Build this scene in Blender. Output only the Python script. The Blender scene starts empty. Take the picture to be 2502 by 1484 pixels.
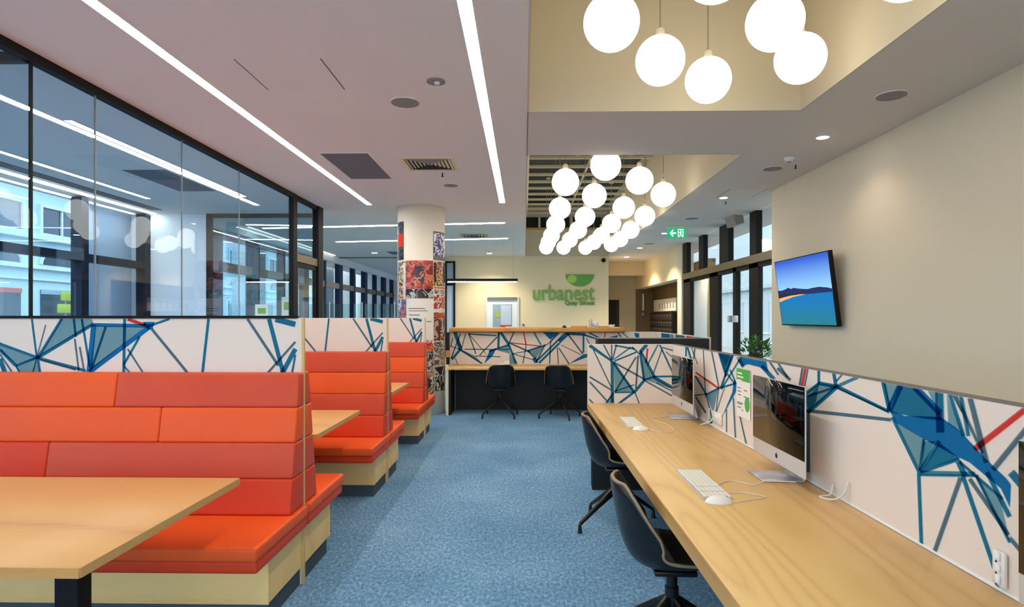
import bpy, bmesh, math, random
from mathutils import Vector, Matrix

# ------------------------------------------------------------------ camera, world, exposure
scene = bpy.context.scene
COL = scene.collection
H, F, YAW = 1.5, 1500.0, math.atan(29.0 / 1500.0)      # eye height, focal length in px of a 2502 px frame
cam_d = bpy.data.cameras.new('camera'); cam = bpy.data.objects.new('camera', cam_d); COL.objects.link(cam)
cam.location = (0, 0, H); cam.rotation_euler = (math.pi / 2, 0, YAW)
cam_d.sensor_width = 36.0; cam_d.lens = 36.0 * F / 2502.0; cam_d.shift_y = 35.0 / 2502.0
cam_d.clip_start = 0.05; cam_d.clip_end = 300
scene.camera = cam

world = bpy.data.worlds.new('world'); scene.world = world; world.use_nodes = True
wn = world.node_tree; bg = wn.nodes['Background']
bg.inputs[0].default_value = (0.82, 0.92, 1.0, 1); bg.inputs[1].default_value = 2.9

vs = scene.view_settings
vs.view_transform = 'Standard'; vs.look = 'None'; vs.gamma = 1.0; vs.use_curve_mapping = False
vs.exposure = 0.58
GLOBE_E, STRIP_E, DOWN_E = 2.6, 26.0, 30.0
try:
    scene.cycles.transparent_max_bounces = 32
    scene.cycles.max_bounces = 10
    scene.cycles.diffuse_bounces = 6
except Exception:
    pass

CEIL = 3.24
rnd = random.Random(7)

# ------------------------------------------------------------------ pixel helpers (a pixel gives a direction only)
def ray(px, py):
    x, y, z = (px - 1251.0) / F, 1.0, (777.0 - py) / F
    c, s = math.cos(YAW), math.sin(YAW)
    return Vector((x * c - y * s, x * s + y * c, z))
def onX(px, py, X): d = ray(px, py); t = X / d.x; return Vector((X, d.y * t, H + d.z * t))
def onY(px, py, Y): d = ray(px, py); t = Y / d.y; return Vector((d.x * t, Y, H + d.z * t))
def onZ(px, py, Z): d = ray(px, py); t = (Z - H) / d.z; return Vector((d.x * t, d.y * t, Z))

# ------------------------------------------------------------------ materials
def lin(c):
    return tuple(((v / 255.0) / 12.92 if v / 255.0 <= 0.04045 else ((v / 255.0 + 0.055) / 1.055) ** 2.4) for v in c)
MATS = {}
def newmat(name):
    m = bpy.data.materials.new(name); m.use_nodes = True; m.node_tree.nodes.clear(); MATS[name] = m
    nt = m.node_tree; out = nt.nodes.new('ShaderNodeOutputMaterial')
    return m, nt, out
def M(name, rgb, rough=0.5, metal=0.0, var=0.06, scale=8.0, bump=0.0, bscale=60.0, spec=0.5, stretch=(1, 1, 1)):
    """principled surface whose colour drifts a little with object-space noise"""
    m, nt, out = newmat(name); N = nt.nodes; L = nt.links
    b = N.new('ShaderNodeBsdfPrincipled'); L.new(b.outputs[0], out.inputs[0])
    b.inputs['Roughness'].default_value = rough; b.inputs['Metallic'].default_value = metal
    b.inputs['Specular IOR Level'].default_value = spec
    tc = N.new('ShaderNodeTexCoord'); mp = N.new('ShaderNodeMapping'); mp.inputs['Scale'].default_value = stretch
    L.new(tc.outputs['Object'], mp.inputs[0])
    nz = N.new('ShaderNodeTexNoise'); nz.inputs['Scale'].default_value = scale; nz.inputs['Detail'].default_value = 4
    L.new(mp.outputs[0], nz.inputs['Vector'])
    cr = N.new('ShaderNodeValToRGB'); c = lin(rgb)
    cr.color_ramp.elements[0].position = 0.3; cr.color_ramp.elements[1].position = 0.7
    cr.color_ramp.elements[0].color = tuple(max(0, v * (1 - var)) for v in c) + (1,)
    cr.color_ramp.elements[1].color = tuple(min(1, v * (1 + var)) for v in c) + (1,)
    L.new(nz.outputs['Fac'], cr.inputs[0]); L.new(cr.outputs[0], b.inputs['Base Color'])
    if bump:
        n2 = N.new('ShaderNodeTexNoise'); n2.inputs['Scale'].default_value = bscale; n2.inputs['Detail'].default_value = 3
        L.new(tc.outputs['Object'], n2.inputs['Vector'])
        bp = N.new('ShaderNodeBump'); bp.inputs['Strength'].default_value = bump; bp.inputs['Distance'].default_value = 0.01
        L.new(n2.outputs['Fac'], bp.inputs['Height']); L.new(bp.outputs[0], b.inputs['Normal'])
    return m
def EM(name, col, strength):
    m, nt, out = newmat(name)
    e = nt.nodes.new('ShaderNodeEmission'); e.inputs[0].default_value = tuple(col) + (1,); e.inputs[1].default_value = strength
    nt.links.new(e.outputs[0], out.inputs[0]); return m
def GLASS(name, tint, f0=0.05, rough=0.0):
    m, nt, out = newmat(name); N = nt.nodes; L = nt.links
    tr = N.new('ShaderNodeBsdfTransparent'); tr.inputs[0].default_value = tuple(tint) + (1,)
    gl = N.new('ShaderNodeBsdfGlossy'); gl.inputs['Roughness'].default_value = rough
    ge = N.new('ShaderNodeNewGeometry'); dt = N.new('ShaderNodeVectorMath'); dt.operation = 'DOT_PRODUCT'
    L.new(ge.outputs['Incoming'], dt.inputs[0]); L.new(ge.outputs['Normal'], dt.inputs[1])
    ab = N.new('ShaderNodeMath'); ab.operation = 'ABSOLUTE'; L.new(dt.outputs['Value'], ab.inputs[0])
    om = N.new('ShaderNodeMath'); om.operation = 'SUBTRACT'; om.inputs[0].default_value = 1; L.new(ab.outputs[0], om.inputs[1])
    pw = N.new('ShaderNodeMath'); pw.operation = 'POWER'; pw.inputs[1].default_value = 5; L.new(om.outputs[0], pw.inputs[0])
    ma = N.new('ShaderNodeMath'); ma.operation = 'MULTIPLY_ADD'; ma.inputs[1].default_value = 0.8; ma.inputs[2].default_value = f0
    L.new(pw.outputs[0], ma.inputs[0])
    mx = N.new('ShaderNodeMixShader'); L.new(ma.outputs[0], mx.inputs[0]); L.new(tr.outputs[0], mx.inputs[1]); L.new(gl.outputs[0], mx.inputs[2])
    L.new(mx.outputs[0], out.inputs[0]); return m
def INK(name, tint):
    """printed ink: filters the light the white panel under it reflects, so overlapping strokes deepen"""
    m, nt, out = newmat(name)
    tr = nt.nodes.new('ShaderNodeBsdfTransparent'); tr.inputs[0].default_value = tuple(tint) + (1,)
    nt.links.new(tr.outputs[0], out.inputs[0]); return m
def WOOD(name, light, dark, scale=1.6, axis='Y', ring=1.0, rough=0.4):
    """flat-sawn grain: distorted rings stretched along one axis"""
    m, nt, out = newmat(name); N = nt.nodes; L = nt.links
    b = N.new('ShaderNodeBsdfPrincipled'); L.new(b.outputs[0], out.inputs[0]); b.inputs['Roughness'].default_value = rough
    tc = N.new('ShaderNodeTexCoord'); mp = N.new('ShaderNodeMapping'); L.new(tc.outputs['Object'], mp.inputs[0])
    mp.inputs['Scale'].default_value = {'Y': (1, 0.13, 1), 'X': (0.16, 1, 1), 'Z': (1, 1, 0.16)}[axis]
    nz = N.new('ShaderNodeTexNoise'); nz.inputs['Scale'].default_value = scale; nz.inputs['Detail'].default_value = 2.0
    nz.inputs['Roughness'].default_value = 0.4
    L.new(mp.outputs[0], nz.inputs['Vector'])
    mu = N.new('ShaderNodeMath'); mu.operation = 'MULTIPLY'; mu.inputs[1].default_value = 22 * ring; L.new(nz.outputs['Fac'], mu.inputs[0])
    fr = N.new('ShaderNodeMath'); fr.operation = 'PINGPONG'; fr.inputs[1].default_value = 1.0; L.new(mu.outputs[0], fr.inputs[0])
    n2 = N.new('ShaderNodeTexNoise'); n2.inputs['Scale'].default_value = 70; n2.inputs['Detail'].default_value = 3; L.new(mp.outputs[0], n2.inputs['Vector'])
    mx = N.new('ShaderNodeMath'); mx.operation = 'MULTIPLY_ADD'; mx.inputs[1].default_value = 0.45; L.new(n2.outputs['Fac'], mx.inputs[0]); L.new(fr.outputs[0], mx.inputs[2])
    cr = N.new('ShaderNodeValToRGB'); cr.color_ramp.elements[0].position = 0.1; cr.color_ramp.elements[1].position = 1.15
    cr.color_ramp.elements[0].color = lin(dark) + (1,); cr.color_ramp.elements[1].position = 1.0; cr.color_ramp.elements[1].color = lin(light) + (1,)
    e = cr.color_ramp.elements.new(0.45); e.color = tuple(0.35 * a + 0.65 * c for a, c in zip(lin(dark), lin(light))) + (1,)
    L.new(mx.outputs[0], cr.inputs[0]); L.new(cr.outputs[0], b.inputs['Base Color'])
    return m
def POSTER(name, cols, scale=14.0, seed=0.0):
    """blotchy print of a few flat inks"""
    m, nt, out = newmat(name); N = nt.nodes; L = nt.links
    b = N.new('ShaderNodeBsdfPrincipled'); L.new(b.outputs[0], out.inputs[0]); b.inputs['Roughness'].default_value = 0.35
    tc = N.new('ShaderNodeTexCoord'); mp = N.new('ShaderNodeMapping'); mp.inputs['Location'].default_value = (seed, seed * 1.7, seed * 0.6)
    L.new(tc.outputs['Object'], mp.inputs[0])
    nz = N.new('ShaderNodeTexNoise'); nz.inputs['Scale'].default_value = scale * 0.62; nz.inputs['Detail'].default_value = 2.5; nz.inputs['Distortion'].default_value = 0.8
    L.new(mp.outputs[0], nz.inputs['Vector'])
    cr = N.new('ShaderNodeValToRGB'); cr.color_ramp.interpolation = 'CONSTANT'
    els = cr.color_ramp.elements; n = len(cols)
    while len(els) < n: els.new(0.5)
    for i, c in enumerate(cols):
        els[i].position = 0 if i == 0 else 0.36 + 0.28 * (i - 0.5) / (n - 1); els[i].color = lin(c) + (1,)
    L.new(nz.outputs['Fac'], cr.inputs[0]); L.new(cr.outputs[0], b.inputs['Base Color'])
    return m

M('ceiling_paint', (243, 230, 217), 0.85, var=0.015, scale=0.7)
M('ceiling_paint_dim_right', (230, 215, 200), 0.85, var=0.015, scale=0.7)  # same ceiling paint, darkened for the weaker light on the right
M('void_paint', (216, 203, 176), 0.8, var=0.02, scale=0.8)
M('wall_paint', (225, 210, 184), 0.8, var=0.015, scale=0.6)
M('wall_cream', (238, 218, 178), 0.8, var=0.02, scale=0.6)
M('column_paint', (236, 228, 212), 0.75, var=0.015, scale=0.6)
M('wall_white', (232, 234, 236), 0.8, var=0.015, scale=0.6)
M('corridor_paint', (206, 188, 152), 0.8, var=0.02, scale=0.6)
M('niche_brown', (112, 88, 52), 0.6, var=0.06, scale=2)
M('black_frame', (16, 15, 16), 0.6, var=0.1, spec=0.2)
M('bronze_frame', (120, 102, 76), 0.4, 0.3, var=0.06)
M('navy_frame', (18, 26, 46), 0.6, var=0.1, spec=0.2)
M('blue_frame', (28, 44, 74), 0.6, var=0.08, spec=0.2)
M('black_laminate', (9, 9, 10), 0.55, var=0.1)
M('grey_plinth', (62, 74, 84), 0.7, var=0.08)
M('panel_white', (228, 213, 200), 0.55, var=0.012, scale=1.0)
M('panel_edge', (214, 178, 118), 0.5, var=0.05)
M('grey_trim', (120, 112, 104), 0.5, var=0.05)
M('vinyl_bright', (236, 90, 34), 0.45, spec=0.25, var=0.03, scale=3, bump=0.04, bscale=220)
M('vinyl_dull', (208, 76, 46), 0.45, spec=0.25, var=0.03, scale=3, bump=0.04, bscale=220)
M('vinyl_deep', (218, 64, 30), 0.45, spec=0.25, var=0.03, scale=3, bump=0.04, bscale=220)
M('alu', (206, 202, 200), 0.4, 0.2, var=0.02)
M('alu_foot', (188, 188, 194), 0.3, 0.6, var=0.02)
M('screen_black', (4, 4, 5), 0.05, var=0.0, spec=0.2)
M('white_plastic', (236, 230, 220), 0.4, var=0.02)
M('key_white', (240, 236, 226), 0.45, var=0.02)
M('key_gap', (150, 146, 138), 0.6, var=0.03)
M('cable_white', (218, 212, 202), 0.5, var=0.03)
M('chair_black', (16, 15, 16), 0.3, var=0.08)
M('chair_pad', (22, 18, 17), 0.8, var=0.15, scale=40, bump=0.1, bscale=300)
M('chair_rim_lit', (150, 130, 102), 0.6, var=0.06)
M('metal_dark', (44, 41, 38), 0.32, 0.6, var=0.06)
M('grille_grey', (148, 140, 132), 0.7, var=0.05, scale=60)
M('access_grey', (118, 114, 116), 0.75, var=0.03)
M('vane_dark', (70, 62, 56), 0.7, var=0.05)
M('sign_green', (30, 150, 92), 0.5, var=0.03)
M('logo_green', (112, 168, 66), 0.45, var=0.04)
M('logo_green_deep', (84, 158, 52), 0.45, var=0.04)
M('logo_lime', (168, 204, 78), 0.45, var=0.03)
M('notice_green', (72, 172, 70), 0.5, var=0.03)
M('paper', (236, 230, 218), 0.7, var=0.02)
M('ink_grey', (120, 112, 106), 0.7, var=0.04)
M('ink_dark', (38, 36, 38), 0.7, var=0.06)
M('leaf', (66, 112, 38), 0.5, var=0.35, scale=14)
M('leaf_lime', (176, 188, 48), 0.5, var=0.15, scale=4)
M('soil', (52, 40, 30), 0.9, var=0.2, scale=30)
M('pot_grey', (70, 68, 66), 0.6, var=0.06)
M('facade_pale', (196, 216, 220), 0.8, var=0.03, scale=0.6)
M('facade_white', (214, 222, 222), 0.8, var=0.03, scale=0.6)
M('facade_shade', (150, 170, 182), 0.8, var=0.05)
M('facade_glass', (52, 66, 78), 0.12, var=0.25, scale=0.8)
M('facade_wall_blue', (190, 204, 226), 0.85, var=0.02, scale=0.5)
M('ground_pave', (150, 150, 148), 0.9, var=0.06, scale=1.5)
M('skylight_glass', (36, 50, 48), 0.4, var=0.45, scale=0.7, spec=0.1)
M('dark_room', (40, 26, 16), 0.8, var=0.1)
M('mail_dark', (46, 36, 30), 0.5, var=0.1)
M('orange_cup', (214, 120, 40), 0.5, var=0.05)
WOOD('oak_desk', (224, 182, 114), (206, 160, 90), 2.2, 'Y', 1.7, 0.4)
WOOD('oak_booth', (216, 166, 106), (194, 138, 78), 1.1, 'X', 0.6, 0.4)
WOOD('oak_edge', (220, 160, 84), (188, 124, 58), 2.0, 'X', 0.7, 0.45)
WOOD('oak_side', (206, 160, 92), (180, 130, 68), 2.0, 'Y', 0.7, 0.5)
WOOD('oak_base', (246, 206, 136), (232, 184, 112), 0.9, 'X', 0.5, 0.5)
GLASS('glass_clear', (0.93, 0.965, 0.98), 0.05)
GLASS('glass_blue', (0.77, 0.885, 0.985), 0.045)  # tinted glass, blue deepened to stand in for cool daylight in the room
GLASS('glass_teal', (0.76, 0.86, 0.87), 0.03)
EM('globe_glow', (1.0, 0.93, 0.77), GLOBE_E)
EM('strip_glow', (1.0, 0.91, 0.77), STRIP_E)
EM('down_glow', (1.0, 0.93, 0.8), DOWN_E)
EM('pendant_glow', (1.0, 0.92, 0.78), 22.0)
EM('slot_glow', (1.0, 0.94, 0.84), 2.5)
EM('exit_glow', (0.02, 0.36, 0.17), 0.9)
EM('exit_white', (0.85, 1.0, 0.92), 1.0)
INK('ink_teal', (0.15, 0.46, 0.64)); INK('ink_blue', (0.12, 0.45, 0.74)); INK('ink_fill', (0.44, 0.65, 0.74))
INK('ink_mist', (0.32, 0.46, 0.56)); INK('ink_red', (0.86, 0.26, 0.26)); INK('ink_aqua', (0.26, 0.56, 0.70))

def carpet():
    m, nt, out = newmat('carpet'); N = nt.nodes; L = nt.links
    b = N.new('ShaderNodeBsdfPrincipled'); L.new(b.outputs[0], out.inputs[0]); b.inputs['Roughness'].default_value = 0.95
    b.inputs['Specular IOR Level'].default_value = 0.1
    tc = N.new('ShaderNodeTexCoord')
    n1 = N.new('ShaderNodeTexNoise'); n1.inputs['Scale'].default_value = 55; n1.inputs['Detail'].default_value = 5; n1.inputs['Roughness'].default_value = 0.75
    mp = N.new('ShaderNodeMapping'); mp.inputs['Scale'].default_value = (1, 0.55, 1); L.new(tc.outputs['Object'], mp.inputs[0])
    L.new(mp.outputs[0], n1.inputs['Vector'])
    n2 = N.new('ShaderNodeTexNoise'); n2.inputs['Scale'].default_value = 1.3; n2.inputs['Detail'].default_value = 3; L.new(tc.outputs['Object'], n2.inputs['Vector'])
    ad = N.new('ShaderNodeMath'); ad.operation = 'MULTIPLY_ADD'; ad.inputs[1].default_value = 0.25
    L.new(n2.outputs['Fac'], ad.inputs[0]); L.new(n1.outputs['Fac'], ad.inputs[2])
    cr = N.new('ShaderNodeValToRGB'); e = cr.color_ramp.elements
    e[0].position = 0.42; e[0].color = lin((68, 104, 140)) + (1,); e[1].position = 0.84; e[1].color = lin((160, 198, 220)) + (1,)
    k = e.new(0.62); k.color = lin((106, 149, 186)) + (1,)
    L.new(ad.outputs[0], cr.inputs[0]); L.new(cr.outputs[0], b.inputs['Base Color'])
    bp = N.new('ShaderNodeBump'); bp.inputs['Strength'].default_value = 0.35; bp.inputs['Distance'].default_value = 0.006
    L.new(n1.outputs['Fac'], bp.inputs['Height']); L.new(bp.outputs[0], b.inputs['Normal'])
carpet()

# ------------------------------------------------------------------ mesh building
OFF = {}
class MB:
    def __init__(s): s.v = []; s.f = []; s.mi = []; s.cur = 0
    def face(s, idx): s.f.append(idx); s.mi.append(s.cur)
    def box(s, x0, x1, y0, y1, z0, z1):
        n = len(s.v)
        s.v += [(x0, y0, z0), (x1, y0, z0), (x1, y1, z0), (x0, y1, z0), (x0, y0, z1), (x1, y0, z1), (x1, y1, z1), (x0, y1, z1)]
        for q in ((0, 3, 2, 1), (4, 5, 6, 7), (0, 1, 5, 4), (1, 2, 6, 5), (2, 3, 7, 6), (3, 0, 4, 7)): s.face([n + i for i in q])
        return s
    def poly(s, pts):
        n = len(s.v); s.v += [tuple(p) for p in pts]; s.face(list(range(n, n + len(pts)))); return s
    def slab(s, pts, d):
        """prism: flat polygon pts (world) pushed along vector d"""
        n = len(s.v); k = len(pts); d = Vector(d)
        s.v += [tuple(p) for p in pts] + [tuple(Vector(p) + d) for p in pts]
        s.face(list(range(n + k - 1, n - 1, -1))); s.face(list(range(n + k, n + 2 * k)))
        for i in range(k): j = (i + 1) % k; s.face([n + i, n + j, n + k + j, n + k + i])
        return s
    def tube(s, path, r, n=10, cap=True):
        rs = r if isinstance(r, (list, tuple)) else [r] * len(path)
        P = [Vector(p) for p in path]; base = len(s.v)
        up = None
        for i, p in enumerate(P):
            t = (P[min(i + 1, len(P) - 1)] - P[max(i - 1, 0)]).normalized()
            if up is None:
                up = Vector((0, 0, 1)) if abs(t.z) < 0.9 else Vector((1, 0, 0))
            a = t.cross(up).normalized(); b = a.cross(t).normalized(); up = b
            for k in range(n):
                th = 2 * math.pi * k / n
                s.v.append(tuple(p + (a * math.cos(th) + b * math.sin(th)) * rs[i]))
        for i in range(len(P) - 1):
            for k in range(n):
                k2 = (k + 1) % n
                s.face([base + i * n + k, base + i * n + k2, base + (i + 1) * n + k2, base + (i + 1) * n + k])
        if cap:
            s.face([base + k for k in range(n - 1, -1, -1)]); s.face([base + (len(P) - 1) * n + k for k in range(n)])
        return s
    def disc(s, c, r, z0, z1, n=32):
        return s.tube([(c[0], c[1], z0), (c[0], c[1], z1)], r, n)
    def sphere(s, c, r, nu=32, nv=18, sz=1.0):
        base = len(s.v)
        s.v.append((c[0], c[1], c[2] - r * sz))
        for j in range(1, nv):
            ph = -math.pi / 2 + math.pi * j / nv
            for i in range(nu):
                th = 2 * math.pi * i / nu
                s.v.append((c[0] + r * math.cos(ph) * math.cos(th), c[1] + r * math.cos(ph) * math.sin(th), c[2] + r * sz * math.sin(ph)))
        s.v.append((c[0], c[1], c[2] + r * sz)); top = len(s.v) - 1
        for i in range(nu):
            i2 = (i + 1) % nu
            s.face([base, base + 1 + i2, base + 1 + i]); s.face([top, top - nu + i, top - nu + i2])
            for j in range(nv - 2):
                a = base + 1 + j * nu
                s.face([a + i, a + i2, a + nu + i2, a + nu + i])
        return s
    def build(s, name, mat, parent=None, smooth=False, bevel=0.0, seg=2, solid=0.0):
        o = Vector(OFF.get(parent.name, (0, 0, 0))) if parent else Vector((0, 0, 0))
        me = bpy.data.meshes.new(name)
        me.from_pydata([tuple(Vector(v) - o) for v in s.v], [], s.f)
        for mm in (mat if isinstance(mat, (list, tuple)) else [mat]): me.materials.append(MATS[mm])
        for p, k in zip(me.polygons, s.mi): p.material_index = k
        if bevel or solid:
            bm = bmesh.new(); bm.from_mesh(me)
            if solid: bmesh.ops.solidify(bm, geom=bm.faces[:], thickness=solid)
            if bevel: bmesh.ops.bevel(bm, geom=bm.edges[:], offset=bevel, segments=seg, profile=0.6, affect='EDGES', clamp_overlap=True)
            bm.to_mesh(me); bm.free()
        if smooth or bevel:
            for p in me.polygons: p.use_smooth = True
        me.update()
        if bevel and not smooth:
            try: me.set_sharp_from_angle(angle=math.radians(50))
            except Exception: pass
        ob = bpy.data.objects.new(name, me); COL.objects.link(ob)
        if parent:
            ob.parent = parent; OFF[ob.name] = tuple(o)
        return ob
def box(name, mat, dims, parent=None, bevel=0.0, seg=2): return MB().box(*dims).build(name, mat, parent, bevel=bevel, seg=seg)
def tag(o, label, cat, group=None):
    o['label'] = label; o['category'] = cat
    if group: o['group'] = group
    return o
def thing(name, label, cat, loc=(0, 0, 0), group=None):
    e = bpy.data.objects.new(name, None); COL.objects.link(e); e.location = loc; OFF[e.name] = tuple(loc); e.empty_display_size = 0.1
    return tag(e, label, cat, group)
def struct(o): o['kind'] = 'structure'; return o
def sroot(name, loc=(0, 0, 0)):
    e = bpy.data.objects.new(name, None); COL.objects.link(e); e.location = loc; OFF[e.name] = tuple(loc); e.empty_display_size = 0.1
    return struct(e)
def copy_tree(o, parent=None):
    c = o.copy(); COL.objects.link(c); c.parent = parent
    for ch in o.children: copy_tree(ch, c)
    return c

# ------------------------------------------------------------------ the shell
struct(box('floor', 'carpet', (-6.6, 4.6, -3.2, 26, -0.12, 0.0)))
XV0, XV1, V1Y, V2A, V2B, VZ = 0.03, 2.33, 5.2, 6.57, 17.35, 4.4
c = MB()
c.box(-6.7, XV0, -3.2, 26, CEIL, CEIL + 0.12)
struct(c.build('ceiling', 'ceiling_paint'))
c = MB()
c.box(XV1, 4.6, -3.2, 26, CEIL, CEIL + 0.12)
c.box(XV0 + 0.006, XV1, V1Y, V2A, CEIL, CEIL + 0.12)
c.box(XV0 + 0.006, XV1, V2B, 26, CEIL, CEIL + 0.12)
c.box(XV0 + 0.006, XV1, -3.2, -1.0, CEIL, CEIL + 0.12)
struct(c.build('ceiling', 'ceiling_paint_dim_right'))
# upstands of the two light wells
c = MB(); t = 0.1; zb = CEIL + 0.001
for (a, b) in ((-1.0, V1Y), (V2A, V2B)):
    c.box(XV0 - t, XV0, a, b, CEIL + 0.12, VZ + 0.5); c.box(XV1, XV1 + t, a, b, CEIL + 0.12, VZ + 0.5)
    c.box(XV0 - t, XV1 + t, b, b + t, CEIL + 0.12, VZ + 0.5); c.box(XV0 - t, XV1 + t, a - t, a, CEIL + 0.12, VZ + 0.5)
    # thin plaster lining down to the ceiling face
    c.box(XV0 - 0.001, XV0 + 0.012, a, b, CEIL - 0.0, VZ); c.box(XV1 - 0.012, XV1 + 0.001, a, b, CEIL, VZ)
    c.box(XV0, XV1, b - 0.012, b + 0.001, CEIL, VZ); c.box(XV0, XV1, a - 0.001, a + 0.012, CEIL, VZ)
c.box(XV0, XV1, -1.0, V1Y, VZ + 0.0, VZ + 0.1)
wv = struct(c.build('wall_lightwell', 'void_paint'))
sky = struct(box('window_9', 'skylight_glass', (XV0, XV1, V2A, V2B, VZ + 0.25, VZ + 0.3)))
for k in range(15):                                                     # fins across the far well
    y = 4350.0 / 256 - 0.652 * k
    box('slat', 'void_paint', (XV0 + 0.06, XV1 - 0.02, y - 0.02, y + 0.02, VZ - 0.025, VZ + 0.025), sky)
box('slat_rail', 'void_paint', (XV0 + 0.013, XV0 + 0.07, 8, 17.06, VZ - 0.06, VZ + 0.05), sky)
box('slat_rail', 'void_paint', (XV0 + 1.2, XV0 + 1.23, 8, 17.06, VZ + 0.05, VZ + 0.11), sky)
cw = struct(box('window_8', 'skylight_glass', (XV0 + 0.02, XV1 - 0.02, 17.30, 17.33, 4.03, 4.33)))
for k in range(5):
    x = XV0 + 0.45 * (k + 0.9)
    box('mullion', 'void_paint', (x - 0.03, x + 0.03, 17.24, 17.30, 4.03, 4.33), cw)
box('window_sill', 'oak_edge', (XV0 + 0.02, XV1 - 0.02, 17.22, 17.30, 3.98, 4.03), cw)
struct(box('trim_1', 'ink_grey', (XV0 - 0.001, XV0 + 0.007, V1Y, V2A, CEIL - 0.004, CEIL + 0.02)))

XR = 3.405
struct(box('wall_right', 'wall_paint', (XR, XR + 0.45, -3.2, 8.5, 0, CEIL)))
struct(box('wall_rear_right', 'wall_paint', (3.72, 4.0, 14.55, 14.96, 0, CEIL)))
struct(box('wall_corridor_upper', 'wall_cream', (3.72, 4.0, 14.96, 21.2, 2.45, CEIL)))
struct(box('wall_corridor_lower', 'wall_cream', (3.72, 4.0, 20.62, 21.2, 0, 2.45)))
struct(box('wall_niche_back', 'niche_brown', (4.3, 4.5, 14.5, 21.2, 0, 2.9)))
struct(box('wall_niche_end', 'niche_brown', (3.74, 4.3, 20.55, 20.62, 0, 2.45)))
struct(box('wall_niche_side', 'facade_white', (4.0, 4.3, 14.5, 14.96, 0, 2.45)))
struct(box('wall_niche_head', 'niche_brown', (4.0, 4.3, 14.96, 20.6, 2.45, 2.6)))
c = MB(); c.box(2.2, 3.72, 20.6, 20.8, 0, CEIL); c.box(2.2, 3.72, 19.05, 19.25, 2.81, CEIL)
struct(c.build('wall_corridor_end', 'corridor_paint'))
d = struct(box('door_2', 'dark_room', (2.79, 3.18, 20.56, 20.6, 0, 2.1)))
c = MB(); c.box(2.72, 2.79, 20.55, 20.6, 0, 2.15); c.box(3.18, 3.2, 20.55, 20.6, 0, 2.15); c.box(2.79, 3.18, 20.55, 20.6, 2.1, 2.15)
c.build('door_frame', 'corridor_paint', d)
box('door_leaf', 'black_laminate', (3.08, 3.18, 20.545, 20.56, 0.01, 2.1), d)
# logo wall
YB = 17.4
XBL = onY(1088, 700, YB).x; XBR = onY(1487, 700, YB).x
struct(box('wall_back', 'wall_cream', (XBL, XBR, YB, YB + 0.25, 0, CEIL)))
struct(box('wall_back_left', 'wall_white', (-6.6, XBL, 25.6, 25.8, 0, CEIL)))
struct(box('wall_back_right', 'wall_cream', (XBR - 0.25, XBR, YB + 0.25, 20.6, 0, CEIL)))
# door in the logo wall
p0 = onY(1191, 731, YB); p1 = onY(1263, 800, YB)
d = struct(box('door_1', 'wall_white', (p0.x, p1.x, YB - 0.03, YB - 0.001, 0, p0.z)))
c = MB(); c.box(p0.x - 0.06, p0.x, YB - 0.05, YB - 0.001, 0, p0.z + 0.06); c.box(p1.x, p1.x + 0.06, YB - 0.05, YB - 0.001, 0, p0.z + 0.06)
c.box(p0.x, p1.x, YB - 0.05, YB - 0.001, p0.z, p0.z + 0.06); c.build('door_frame', 'facade_white', d)
q0 = onY(1204, 744, YB); q1 = onY(1251, 800, YB)
gl = box('vision_panel', 'facade_shade', (q0.x, q1.x, YB - 0.038, YB - 0.029, 0.95, q0.z), d)
a = onY(1224, 745, YB); box('poster_sheet', 'facade_wall_blue', (a.x, q1.x - 0.02, YB - 0.046, YB - 0.037, 1.28, q0.z - 0.03), gl)
box('poster_band', 'vinyl_dull', (a.x - 0.02, q1.x - 0.02, YB - 0.05, YB - 0.045, 1.22, 1.30), gl)
box('lime_card', 'leaf_lime', (q0.x + 0.09, a.x - 0.01, YB - 0.046, YB - 0.037, 1.52, 1.66), gl)
box('door_closer', 'grey_trim', (p0.x, p1.x, YB - 0.075, YB - 0.051, p0.z - 0.02, p0.z + 0.05), d)
tag(MB().tube([(onY(1279, 793, YB).x, YB - 0.03, 1.30), (onY(1279, 793, YB).x, YB - 0.001, 1.30)], 0.035, 12).build('intercom_button', 'bronze_frame'),
    'small bronze wall button beside the white door', 'switch')

# ------------------------------------------------------------------ glazing
def glazed(name, axis, pos, a0, a1, z0, z1, mullions, mw, rails, rh, depth, gmat, fmat, tints=None):
    """a glazed screen: axis 'X' = plane x=pos running along y, 'Y' = plane y=pos running along x"""
    root = sroot(name, (pos, a0, 0) if axis == 'X' else (a0, pos, 0))
    def bx(nm, m, u0, u1, w0, w1, dd, bev=0):
        if axis == 'X': return box(nm, m, (pos - dd / 2, pos + dd / 2, u0, u1, w0, w1), root)
        return box(nm, m, (u0, u1, pos - dd / 2, pos + dd / 2, w0, w1), root)
    ms = sorted(mullions)
    for i, m in enumerate(ms):
        w = mw[i] if isinstance(mw, (list, tuple)) else mw
        if w > 0: bx('mullion', fmat if w > 0.015 else 'grille_grey', m - w / 2, m + w / 2, z0, z1, depth if w > 0.03 else 0.014)
    for (r, h, m) in rails: bx('rail', m or fmat, a0, a1, r - h / 2, r + h / 2, depth * 0.98)
    cuts = sorted(set([a0] + ms + [a1])); lev = sorted([z0] + [r for r, h, m in rails if z0 + 0.2 < r < z1 - 0.2] + [z1])
    for i in range(len(cuts) - 1):
        for j in range(len(lev) - 1):
            if cuts[i + 1] - cuts[i] < 0.05: continue
            bx('pane', gmat, cuts[i] + 0.006, cuts[i + 1] - 0.006, lev[j] + 0.004, lev[j + 1] - 0.004, 0.01)
    return root
XG = -3.24
ys = [onX(px, 700, XG).y for px in (75, 232, 444, 584)]
yp, yq = onX(716, 700, XG).y, onX(777, 700, XG).y
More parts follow.
